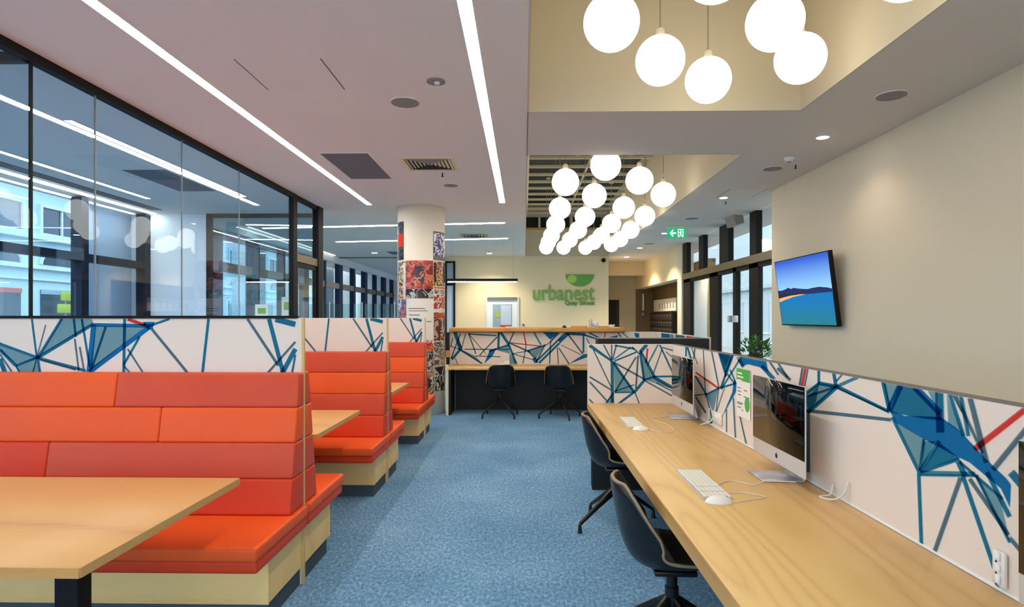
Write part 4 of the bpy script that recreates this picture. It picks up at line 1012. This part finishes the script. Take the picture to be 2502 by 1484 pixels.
# ------------------------------------------------------------------ plant behind the wall corner
pl = thing('potted_plant', 'bushy green potted plant by the entrance doors', 'plant', (3.41, 9.1, 0))
MB().tube([(3.41, 9.1, 0), (3.41, 9.1, 0.45)], [0.14, 0.19], 24).build('pot', 'pot_grey', pl)
MB().disc((3.41, 9.1), 0.175, 0.44, 0.455, 20).build('soil', 'soil', pl)
for k in range(4):
    MB().tube([(3.41 + 0.03 * k - 0.05, 9.1, 0.45), (3.41 + rnd.uniform(-.08, .08), 9.1 + rnd.uniform(-.08, .08), 0.75), (3.41 + rnd.uniform(-.15, .15), 9.1 + rnd.uniform(-.15, .15), 1.05)], [0.012, 0.009, 0.005], 6).build('stem', 'soil', pl)
m = MB()
for k in range(260):
    th, ph = rnd.uniform(0, 6.283), math.acos(rnd.uniform(-1, 1)); rr = 0.24 * rnd.uniform(0.35, 1) ** 0.5
    c0 = Vector((3.41 + rr * math.sin(ph) * math.cos(th), 9.1 + rr * math.sin(ph) * math.sin(th), 0.95 + 1.05 * rr * math.cos(ph)))
    d_ = (c0 - Vector((3.41, 9.1, 0.85))).normalized(); d_ = (d_ + Vector((rnd.uniform(-.5, .5), rnd.uniform(-.5, .5), rnd.uniform(-.4, .3)))).normalized()
    s_ = d_.cross(Vector((0, 0, 1))).normalized(); L_ = rnd.uniform(0.06, 0.11); w_ = L_ * 0.32; u_ = s_.cross(d_)
    n_ = len(m.v); m.v += [tuple(c0), tuple(c0 + d_ * L_ * 0.45 + s_ * w_ + u_ * .01), tuple(c0 + d_ * L_ - u_ * .012), tuple(c0 + d_ * L_ * 0.45 - s_ * w_ + u_ * .01), tuple(c0 + d_ * L_ * .5 - u_ * .004)]
    for f in ((0, 1, 4), (1, 2, 4), (2, 3, 4), (3, 0, 4)): m.face([n_ + i for i in f])
fo = m.build('foliage', 'leaf', pl); fo['kind'] = 'stuff'

# ------------------------------------------------------------------ mail wall in the niche
r = thing('notice_board', 'white notice boards mounted over the dark mailboxes in the niche', 'board', (4.28, 18.6, 1.7))
for (a, b) in ((17.3, 18.75), (18.85, 20.2)): box('board', 'paper', (4.255, 4.29, a, b, 1.70, 2.07), r)
m = MB()
for k in range(6): m.box(4.25, 4.255, 17.5 + 0.35 * k, 17.62 + 0.35 * k, 1.78, 1.95)
m.build('print', 'grille_grey', r)
r = thing('mailbox_bank', 'dark bank of mailboxes under the white boards in the niche', 'mailboxes', (4.2, 18.6, 0.5))
box('carcass', 'black_laminate', (4.14, 4.29, 17.2, 20.15, 0.0, 1.66), r)
for i in range(8):
    for j in range(6):
        y = 17.24 + 0.365 * i; z = 0.44 + 0.2 * j
        bxo = box('mailbox_door', 'mail_dark', (4.125, 4.14, y, y + 0.335, z, z + 0.175), r)
        if j > 2: box('name_slot', 'grille_grey', (4.122, 4.125, y + 0.1, y + 0.2, z + 0.11, z + 0.13), bxo)
for nm, (za, zb2) in (('tall wall lamp', (1.75, 2.25)),):
    r = thing('wall_lamp', 'slim white upright lamp on the brown niche wall', 'lamp', (3.95, 20.5, 1.4))
    MB().tube([(3.97, 20.5, 1.75), (3.97, 20.5, 2.3)], 0.03, 12).build('tube', 'paper', r)
    MB().sphere((3.97, 20.5, 1.62), 0.06, 14, 10).build('bulb', 'grille_grey', r, smooth=True)
    box('bracket', 'bronze_frame', (3.95, 3.99, 20.49, 20.55, 1.68, 1.76), r)

# ------------------------------------------------------------------ pendants
GR = 0.17
def make_globe():
    r = thing('globe_pendant', 'x', 'pendant light')
    MB().sphere((0, 0, 0), GR, 40, 22).build('globe', 'globe_glow', r, smooth=True)
    MB().tube([(0, 0, GR - 0.006), (0, 0, GR + 0.05), (0, 0, GR + 0.07)], [0.034, 0.028, 0.008], 14).build('cap', 'void_paint', r)
    MB().tube([(0, 0, GR + 0.07), (0, 0, 1.2)], 0.0045, 6).build('cord', 'grille_grey', r)
    MB().tube([(0, 0, 1.17), (0, 0, 1.2)], 0.05, 14).build('ceiling_rose', 'void_paint', r)
    return r
gb = make_globe(); first = True
near = [(1494, 55, None), (1613, 148, None), (1730, 196, None), (1893, 54, None), (1955, 143, None), (1748, -78, None), (2216, -84, None)]
plist = []
for (px, py, _) in near:
    p = onZ(px, py, 3.30); plist.append((p.x, p.y, 3.30, 'opal globe pendant in the well above the oak work bench', 'globe pendants above the work bench', VZ - 3.30))
cols = [([.52, .56, .58, .57, .55, .54], [7.70, 9.55, 11.2, 12.7, 13.8, 14.8]), ([.91, .98, 1.03, 1.05, 1.0, .96], [6.85, 8.56, 10.36, 11.9, 13.4, 14.85]),
        ([1.43, 1.54, 1.58, 1.60, 1.57, 1.49], [7.63, 9.5, 11.1, 12.7, 13.8, 14.9]), ([1.92, 2.02, 2.06, 2.08, 2.03], [8.5, 10.3, 11.9, 13.3, 14.3])]
for xs_, ys_ in cols:
    for x, y in zip(xs_, ys_):
        plist.append((x, y, 3.20, 'opal globe pendant in the slatted well in front of the logo wall', 'globe pendants before the logo wall', VZ - 3.20))
for i, (x, y, z, lb, g, hh) in enumerate(plist):
    o = gb if i == 0 else copy_tree(gb)
    o.location = (x, y, z); o['label'] = lb; o['group'] = g
# cord lengths reach the top of each well
for o in list(bpy.data.objects):
    if o.name.startswith('cord'):
        L_ = (VZ + (0.25 if o.parent.location.y > V2A else 0)) - o.parent.location.z; o.scale.z = (L_) / 1.2; o.location.z = 0
    if o.name.startswith('ceiling_rose'):
        o.location.z = (VZ + (0.25 if o.parent.location.y > V2A else 0) - o.parent.location.z) - 1.2

# ------------------------------------------------------------------ linear lights in the ceiling
def strip(x0, x1, y0, y1, label, skew=0.0):
    r = thing('linear_ceiling_light', label, 'ceiling light', ((x0 + x1) / 2, (y0 + y1) / 2, CEIL))
    z0, z1 = CEIL - 0.006, CEIL - 0.002
    if skew == 0.0:
        box('diffuser', 'strip_glow', (x0, x1, y0, y1, z0, z1), r)
        c = MB(); e = 0.008
        c.box(x0 - e, x0, y0 - e, y1 + e, z0 - 0.001, CEIL - 0.0005); c.box(x1, x1 + e, y0 - e, y1 + e, z0 - 0.001, CEIL - 0.0005)
        c.box(x0, x1, y0 - e, y0, z0 - 0.001, CEIL - 0.0005); c.box(x0, x1, y1, y1 + e, z0 - 0.001, CEIL - 0.0005); c.build('trim', 'wall_white', r)
    else:
        w = y1 - y0
        MB().slab([(x0, y0 + skew, z0), (x1, y0, z0), (x1, y0 + w, z0), (x0, y0 + w + skew, z0)], (0, 0, 0.004)).build('diffuser', 'strip_glow', r)
        e = 0.008; c = MB()
        for q in (-e, w): c.slab([(x0, y0 + skew + q, z0 - .001), (x1, y0 + q, z0 - .001), (x1, y0 + q + e, z0 - .001), (x0, y0 + skew + q + e, z0 - .001)], (0, 0, 0.0045))
        c.build('trim', 'wall_white', r)
strip(-2.41, -2.33, 0.6, onZ(900, 500, CEIL).y, 'long white strip light in the ceiling above the orange booths')
strip(-0.365, -0.285, 0.6, onZ(1228, 495, CEIL).y, 'long white strip light in the ceiling above the blue aisle')
a, b = onZ(640, 557, CEIL), onZ(1232, 543.5, CEIL); strip(a.x, b.x, b.y, b.y + 0.1, 'white strip light crossing the ceiling just past the column top', a.y - b.y)
a, b = onZ(820, 590.5, CEIL), onZ(1240, 582, CEIL); strip(a.x, b.x, b.y, b.y + 0.1, 'white strip light crossing the ceiling furthest beyond the column', a.y - b.y)
strip(-4.04, -3.97, onZ(165, 293, CEIL).y, onZ(598, 480, CEIL).y, 'white strip light inside the glass room near the glass wall')
strip(-5.50, -5.43, 2.0, onZ(365, 485, CEIL).y, 'white strip light inside the glass room nearer the outer windows')

# ------------------------------------------------------------------ ceiling fittings
def speaker(px, py, rad, label, ring='ceiling_paint'):
    p = onZ(px, py, CEIL); r = thing('ceiling_speaker', label, 'speaker', (p.x, p.y, CEIL), 'round ceiling speakers')
    MB().disc((p.x, p.y), rad, CEIL - 0.008, CEIL - 0.0005, 32).build('rim', ring, r)
    MB().disc((p.x, p.y), rad * 0.93, CEIL - 0.012, CEIL - 0.008, 32).build('grille', 'grille_grey', r)
speaker(990, 249, 0.12, 'large round speaker in the ceiling between the two strip lights')
speaker(1102, 452, 0.10, 'round ceiling speaker behind the square air diffuser')
speaker(2178, 232, 0.115, 'round ceiling speaker above the right wall, beside the near light well')
speaker(1888, 411, 0.115, 'round ceiling speaker beside the smoke detector')
speaker(1690, 533, 0.13, 'round ceiling speaker just before the exit sign')
speaker(1585, 595, 0.13, 'round ceiling speaker beyond the exit sign')
def downlight(px, py, label, rad=0.05, watt=13):
    p = onZ(px, py, CEIL); r = thing('downlight', label, 'downlight', (p.x, p.y, CEIL), 'recessed downlights')
    MB().disc((p.x, p.y), rad + 0.012, CEIL - 0.006, CEIL - 0.0005, 28).build('trim_ring', 'wall_white', r)
    MB().disc((p.x, p.y), rad, CEIL - 0.009, CEIL - 0.006, 28).build('lens', 'down_glow', r)
    ld = bpy.data.lights.new('downlight_lamp', 'SPOT'); ld.energy = watt; ld.color = (1.0, 0.86, 0.66); ld.spot_size = math.radians(130); ld.spot_blend = 0.7; ld.shadow_soft_size = 0.04
    lo_ = bpy.data.objects.new('lamp', ld); COL.objects.link(lo_); lo_.parent = r; lo_.location = (0, 0, -0.02)
downlight(2010, 335, 'bright downlight above the television wall near the smoke detector')
downlight(1768, 483, 'bright downlight beside the ceiling access hatch')
downlight(1623, 570, 'downlight in the ceiling right beside the exit sign')
downlight(1563, 606, 'downlight in the ceiling past the exit sign towards the corridor', 0.06, 250)
downlight(1531, 628, 'downlight in the ceiling at the mouth of the corridor', 0.07, 250)
downlight(1196, 619, 'downlight in front of the logo wall above the black linear pendant', 0.07, 140)
downlight(915, 618, 'downlight in the lounge ceiling left of the column', 0.07)
r = thing('smoke_detector', 'small round smoke detector in the ceiling right of the far light well', 'smoke detector', tuple(onZ(1928, 386, CEIL)))
p = onZ(1928, 386, CEIL); MB().tube([(p.x, p.y, CEIL - 0.04), (p.x, p.y, CEIL - 0.015), (p.x, p.y, CEIL - 0.0005)], [0.035, 0.05, 0.055], 24).build('body', 'wall_white', r)
MB().disc((p.x, p.y), 0.02, CEIL - 0.046, CEIL - 0.04, 16).build('sensor', 'grille_grey', r)
r = thing('smoke_detector', 'round ceiling detector with a pale hub close to the aisle strip light', 'smoke detector', tuple(onZ(1065, 198, CEIL)))
p = onZ(1065, 198, CEIL); MB().disc((p.x, p.y), 0.068, CEIL - 0.01, CEIL - 0.0005, 28).build('body', 'grille_grey', r)
MB().disc((p.x + 0.008, p.y), 0.02, CEIL - 0.024, CEIL - 0.01, 16).build('hub', 'wall_white', r)
for (px, py, lb) in ((1081, 428, 'tiny sprinkler head in the ceiling beside the square air diffuser'), (1944, 408, 'tiny sprinkler head beside the smoke detector over the right wall'), (1773, 497, 'tiny sprinkler head behind the downlight by the access hatch')):
    p = onZ(px, py - 6, CEIL); r = thing('sprinkler_head', lb, 'sprinkler', (p.x, p.y, CEIL))
    MB().disc((p.x, p.y), 0.028, CEIL - 0.005, CEIL - 0.0005, 16).build('rose', 'wall_white', r)
    MB().tube([(p.x, p.y, CEIL - 0.045), (p.x, p.y, CEIL - 0.005)], 0.008, 8).build('stem', 'metal_dark', r)
    MB().disc((p.x, p.y), 0.018, CEIL - 0.05, CEIL - 0.045, 12).build('deflector', 'metal_dark', r)
# grey access panel, square diffuser and hatches
r = thing('ceiling_panel', 'square dark grey panel in the ceiling beside the booth strip light', 'ceiling panel', tuple(onZ(870, 405, CEIL)))
P = [onZ(780, 375, CEIL), onZ(903, 373, CEIL), onZ(951, 435, CEIL), onZ(862, 438, CEIL)]
x0, x1 = (P[0].x + P[3].x) / 2, (P[1].x + P[2].x) / 2; y0, y1 = (P[0].y + P[1].y) / 2, (P[2].y + P[3].y) / 2
box('infill', 'access_grey', (x0, x1, y0, y1, CEIL - 0.004, CEIL - 0.0005), r)
c = MB(); e = 0.03
c.box(x0 - e, x0, y0 - e, y1 + e, CEIL - 0.006, CEIL - 0.0005); c.box(x1, x1 + e, y0 - e, y1 + e, CEIL - 0.006, CEIL - 0.0005); c.box(x0, x1, y0 - e, y0, CEIL - 0.006, CEIL - 0.0005); c.box(x0, x1, y1, y1 + e, CEIL - 0.006, CEIL - 0.0005)
c.build('frame', 'ceiling_paint', r)
P = [onZ(300, 415, CEIL), onZ(406, 414, CEIL), onZ(522, 466, CEIL), onZ(438, 467, CEIL)]
r = thing('ceiling_panel', 'grey panel in the ceiling of the glass room', 'ceiling panel', (P[0].x, P[0].y, CEIL))
x0, x1 = (P[0].x + P[3].x) / 2, (P[1].x + P[2].x) / 2; y0, y1 = (P[0].y + P[1].y) / 2, (P[2].y + P[3].y) / 2
box('infill', 'access_grey', (x0, x1, y0, y1, CEIL - 0.006, CEIL - 0.003), r)
box('frame', 'ceiling_paint', (x0 - 0.03, x1 + 0.03, y0 - 0.03, y1 + 0.03, CEIL - 0.003, CEIL - 0.0005), r)
def diffuser(P, label, vn):
    x0, x1 = min(p.x for p in P), max(p.x for p in P); y0, y1 = min(p.y for p in P), max(p.y for p in P)
    r = thing('air_diffuser', label, 'air diffuser', ((x0 + x1) / 2, (y0 + y1) / 2, CEIL))
    c = MB(); e = 0.035
    c.box(x0 - e, x0, y0 - e, y1 + e, CEIL - 0.012, CEIL - 0.0005); c.box(x1, x1 + e, y0 - e, y1 + e, CEIL - 0.012, CEIL - 0.0005); c.box(x0, x1, y0 - e, y0, CEIL - 0.012, CEIL - 0.0005); c.box(x0, x1, y1, y1 + e, CEIL - 0.012, CEIL - 0.0005)
    c.build('frame', 'wall_cream', r)
    box('recess', 'vane_dark', (x0, x1, y0, y1, CEIL - 0.003, CEIL - 0.0005), r)
    cx, cy = (x0 + x1) / 2, (y0 + y1) / 2; hx, hy = (x1 - x0) / 2, (y1 - y0) / 2
    for k in range(vn):                                        # four-way louvres: each quarter steps in
        f0 = 1 - (k + 0.25) / vn; f1 = f0 - 0.5 / vn
        for s in (-1, 1):
            MB().slab([(cx + s * hx * f0, cy - hy * f0, CEIL - 0.004), (cx + s * hx * f0, cy + hy * f0, CEIL - 0.004), (cx + s * hx * f1, cy + hy * f1, CEIL - 0.014), (cx + s * hx * f1, cy - hy * f1, CEIL - 0.014)], (0, 0, 0.002)).build('vane', 'wall_cream', r)
            MB().slab([(cx - hx * f0, cy + s * hy * f0, CEIL - 0.004), (cx + hx * f0, cy + s * hy * f0, CEIL - 0.004), (cx + hx * f1, cy + s * hy * f1, CEIL - 0.014), (cx - hx * f1, cy + s * hy * f1, CEIL - 0.014)], (0, 0, 0.002)).build('vane', 'grille_grey', r)
diffuser([onZ(992, 386, CEIL), onZ(1098, 386, CEIL), onZ(1005, 413, CEIL), onZ(1112, 413, CEIL)], 'square louvred air diffuser in the ceiling between the strip lights', 6)
diffuser([onZ(1128, 571, CEIL), onZ(1188, 571, CEIL), onZ(1130, 579, CEIL), onZ(1190, 579, CEIL)], 'air diffuser in the ceiling beside the furthest cross strip light', 4)
P = [onZ(935, 611, CEIL), onZ(990, 611, CEIL), onZ(955, 622, CEIL), onZ(1000, 622, CEIL)]
r = thing('ceiling_panel', 'grey square panel in the lounge ceiling behind the column', 'ceiling panel', (P[0].x, P[0].y, CEIL))
box('infill', 'access_grey', (P[0].x, P[1].x, P[2].y, P[0].y + 0.4, CEIL - 0.005, CEIL - 0.0005), r)
box('frame', 'ceiling_paint', (P[0].x - 0.03, P[1].x + 0.03, P[2].y - 0.03, P[0].y + 0.43, CEIL - 0.003, CEIL - 0.0004), r)
def hatch(pl, pr, label, mat):
    a0, a1 = onZ(*pl[0], CEIL), onZ(*pl[1], CEIL); b0, b1 = onZ(*pr[0], CEIL), onZ(*pr[1], CEIL)
    x0, x1 = (a0.x + a1.x) / 2, (b0.x + b1.x) / 2; y0 = (a0.y + b0.y) / 2; y1 = (a1.y + b1.y) / 2
    r = thing('ceiling_hatch', label, 'hatch', ((x0 + x1) / 2, (y0 + y1) / 2, CEIL))
    box('leaf', mat, (x0, x1, y0, y1, CEIL - 0.0015, CEIL - 0.0003), r)
    for x in (x0, x1): box('joint', 'access_grey', (x - 0.004, x + 0.004, y0, y1, CEIL - 0.0025, CEIL - 0.0003), r)
hatch([(585, 155), (658, 222)], [(773, 132), (841, 216)], 'flush ceiling hatch marked by thin joints above the booths', 'ceiling_paint')
hatch([(1752, 486), (1778, 462)], [(1845, 480), (1868, 462)], 'flush ceiling hatch near the right wall corner', 'ceiling_paint_dim_right')
struct(box('trim_3', 'grey_trim', (-5.3, XBL, 17.5, 17.56, CEIL - 0.03, CEIL)))

# exit sign
p = onZ(1653, 553, CEIL); Yx = 11.6
r = thing('exit_sign', 'green illuminated exit sign with white arrow and running figure under the ceiling', 'exit sign', tuple(onY(1653, 570, Yx)))
a, b = onY(1631, 558, Yx), onY(1676, 582, Yx)
box('body', 'exit_glow', (a.x, b.x, Yx, Yx + 0.03, b.z, a.z), r)
box('bracket', 'wall_cream', (a.x - 0.01, b.x + 0.01, Yx - 0.004, Yx + 0.034, a.z, a.z + 0.02), r)
for x in (a.x + 0.05, b.x - 0.05): MB().tube([(x, Yx + 0.015, a.z + 0.02), (x, Yx + 0.015, CEIL)], 0.005, 8).build('rod', 'wall_white', r)
w_, h_ = b.x - a.x, a.z - b.z
def e2(u, v): return (a.x + u * w_, Yx - 0.001, b.z + v * h_)
m = MB(); m.slab([e2(u, v) for u, v in ((.12, .5), (.27, .85), (.33, .85), (.25, .58), (.46, .58), (.46, .42), (.25, .42), (.33, .15), (.27, .15))], (0, -0.002, 0)); m.build('arrow', 'exit_white', r)
m = MB()
for q in (((.56, .1), (.60, .1), (.60, .9), (.56, .9)), ((.60, .84), (.86, .84), (.86, .9), (.60, .9)), ((.82, .1), (.86, .1), (.86, .84), (.82, .84)),
          ((.68, .40), (.74, .40), (.77, .66), (.68, .66)), ((.68, .42), (.74, .42), (.70, .25), (.66, .12), (.62, .12), (.65, .27)), ((.71, .42), (.75, .40), (.80, .28), (.80, .12), (.76, .12), (.76, .26)),
          ((.70, .70), (.75, .70), (.75, .80), (.70, .80)), ((.62, .50), (.69, .60), (.69, .66), (.61, .55))):
    m.slab([e2(u, v) for u, v in q], (0, -0.002, 0))
m.build('running_figure', 'exit_white', r)
# loudspeaker box over the entrance glazing
p = onX(1795, 543, XE - 0.15); r = thing('wall_loudspeaker', 'small white loudspeaker box on the glazing above the entrance doors', 'speaker', tuple(p))
MB().slab([(p.x - 0.12, p.y - 0.25, p.z + 0.12), (p.x + 0.05, p.y - 0.25, p.z + 0.12), (p.x + 0.08, p.y - 0.25, p.z - 0.05), (p.x - 0.06, p.y - 0.25, p.z - 0.08)], (0, 0.45, 0)).build('box', 'grille_grey', r)
box('bracket', 'grille_grey', (p.x - 0.02, p.x + 0.02, p.y - 0.05, p.y + 0.05, p.z + 0.12, CEIL), r)

# small counter cards seen through the glass by the door, standing on a ledge in the glass room
r = thing('ledge', 'narrow white ledge inside the glass room along the glass wall', 'shelf', (-3.6, 8.0, 0))
box('board', 'wall_white', (-3.62, -3.30, 6.6, 9.0, 1.40, 1.43), r)
for y in (6.8, 8.8): box('leg', 'wall_white', (-3.50, -3.42, y - 0.03, y + 0.03, 0, 1.40), r)
for (px0, px1, py0, lb) in ((623, 656, 744, 'pale card box with a green mark on the ledge behind the glass'), (688, 714, 726, 'upright white card with a green picture beside the glass door post')):
    a, b = onX((px0 + px1) / 2, py0, -3.42), onX(px1, 775, -3.42); d_ = a.y; w = (px1 - px0) * d_ / F
    r = thing('display_card', lb, 'card', (a.x, d_, 1.43))
    box('card', 'paper', (a.x - w / 2, a.x + w / 2, d_, d_ + 0.02, 1.43, a.z), r)
    box('picture', 'logo_green', (a.x - w * 0.3, a.x + w * 0.3, d_ - 0.002, d_, a.z - 0.5 * (a.z - 1.43), a.z - 0.2 * (a.z - 1.43)), r)
# low glass balustrade in the rear lounge
r = thing('glass_balustrade', 'low frameless glass balustrade in the rear lounge left of the column', 'balustrade', (-3.8, 14.0, 0))
for k in range(4): box('pane', 'glass_teal', (-5.2 + 0.75 * k, -4.47 + 0.75 * k, 14.0, 14.015, 0.0, 1.82), r)
for k in range(5): box('post', 'alu', (-5.215 + 0.75 * k, -5.205 + 0.75 * k, 13.99, 14.025, 0.0, 1.86), r)

# ------------------------------------------------------------------ outside
struct(box('ground', 'ground_pave', (-60, 60, -40, 90, -0.4, -0.14)))
fb = thing('street_building', 'pale stone building with arched windows across the street', 'building', (-13.5, 20, -0.14))
XF = -13.0
def fy(px): return onX(px, 700, XF).y
box('wall', 'facade_pale', (XF - 1.5, XF, 6, 48, -0.14, 7.5), fb)
for (z, h, d_) in ((5.15, 0.22, 0.35), (3.58, 0.14, 0.22), (2.80, 0.10, 0.14), (2.50, 0.05, 0.08)):
    box('ledge', 'facade_white', (XF, XF + d_, 6, 48, z, z + h), fb)
y = 16.25 - 2.1 * 4
k = 0
while y < 46:
    y0, y1 = y, y + 1.45
    wq = box('window', 'facade_glass', (XF, XF + 0.02, y0, y1, 3.78, 4.48), fb); box('window_frame', 'facade_white', (XF + 0.02, XF + 0.06, (y0 + y1) / 2 - 0.03, (y0 + y1) / 2 + 0.03, 3.78, 4.48), wq)
    c = MB(); c.box(XF, XF + 0.09, y0 - 0.08, y0, 3.7, 4.56); c.box(XF, XF + 0.09, y1, y1 + 0.08, 3.7, 4.56); c.box(XF, XF + 0.09, y0, y1, 4.48, 4.56); c.box(XF, XF + 0.12, y0, y1, 3.7, 3.78); c.build('surround', 'facade_white', wq)
    wq = box('window', 'facade_glass', (XF, XF + 0.02, y0, y1, 5.55, 6.5), fb)
    pts = [(XF, (y0 + y1) / 2 + 0.72 * math.cos(t_), 2.94 + 0.42 * math.sin(t_)) for t_ in [math.pi * q / 12 for q in range(13)]]
    wq = MB().slab(pts, (0.02, 0, 0)).build('arched_window', 'facade_glass', fb)
    arc = [(XF + 0.03, (y0 + y1) / 2 + 0.74 * math.cos(t_), 2.94 + 0.44 * math.sin(t_)) for t_ in [math.pi * q / 12 for q in range(13)]]
    MB().tube(arc, 0.05, 6).build('arch_moulding', 'facade_white', wq)
    wq = box('shop_window', 'facade_glass', (XF, XF + 0.02, y0, y1, 0.3, 2.26), fb)
    box('shop_fascia', 'vinyl_dull' if k == 3 else 'facade_shade', (XF + 0.02, XF + 0.05, y0, y1, 2.14, 2.26), wq)
    if k >= 14: box('pier', 'facade_white', (XF, XF + 0.5, y1 + 0.1, y1 + 1.0, -0.14, 7.5), fb)
    y += 2.1; k += 1
r = thing('lime_banner', 'lime green leafy banner in front of the shop windows across the street', 'banner', (-12.6, 17.2, 0))
for q in range(4): box('leaf_blade', 'leaf_lime', (-12.7, -12.66, fy(112) + 0.12 * (q % 2), fy(152), 0.95 + 0.34 * q, 1.2 + 0.34 * q), r, bevel=0.02)
MB().tube([(-12.68, fy(132), -0.14), (-12.68, fy(132), 2.2)], 0.02, 8).build('pole', 'grille_grey', r)
tag(box('outer_wing', 'facade_wall_blue', (-6.85, -6.62, 9.18, 10.9, -0.14, 6.5)), 'plain pale blue outer wing wall right outside the glass room window', 'wall')
# pale piers outside the rear lounge windows
for k in range(6):
    yk = 12.3 + 2.9 * k
    tag(box('stone_pier', 'facade_white', (-7.3, -6.8, yk, yk + 0.85, -0.14, 4.2)), 'white stone pier standing outside the rear lounge windows', 'pier', 'stone piers outside the lounge')
M('court_wall', (168, 180, 184), 0.85, var=0.04, scale=0.4)
nb = thing('courtyard_building', 'plain pale building across the court outside the entrance doors', 'building', (12, 12, -0.14))
box('wall', 'court_wall', (11.5, 12.5, 2, 46, -0.14, 7.2), nb)
for q in range(8):
    wq = box('window', 'facade_shade', (11.48, 11.5, 12 + 3.4 * q, 13.4 + 3.4 * q, 0.8, 2.3), nb); box('window_sill', 'facade_white', (11.42, 11.5, 11.95 + 3.4 * q, 13.45 + 3.4 * q, 0.74, 0.8), wq)
box('ledge', 'facade_shade', (11.3, 11.5, 2, 46, 2.9, 3.05), nb)
r = thing('court_table', 'white outdoor table beyond the entrance doors', 'table', (5.6, 13, -0.14))
box('table_top', 'facade_white', (5.2, 6.2, 12.2, 14.2, 0.9, 0.95), r)
for (x, y) in ((5.3, 12.3), (6.1, 12.3), (5.3, 14.1), (6.1, 14.1)): box('leg', 'black_frame', (x - 0.03, x + 0.03, y - 0.03, y + 0.03, -0.14, 0.9), r)
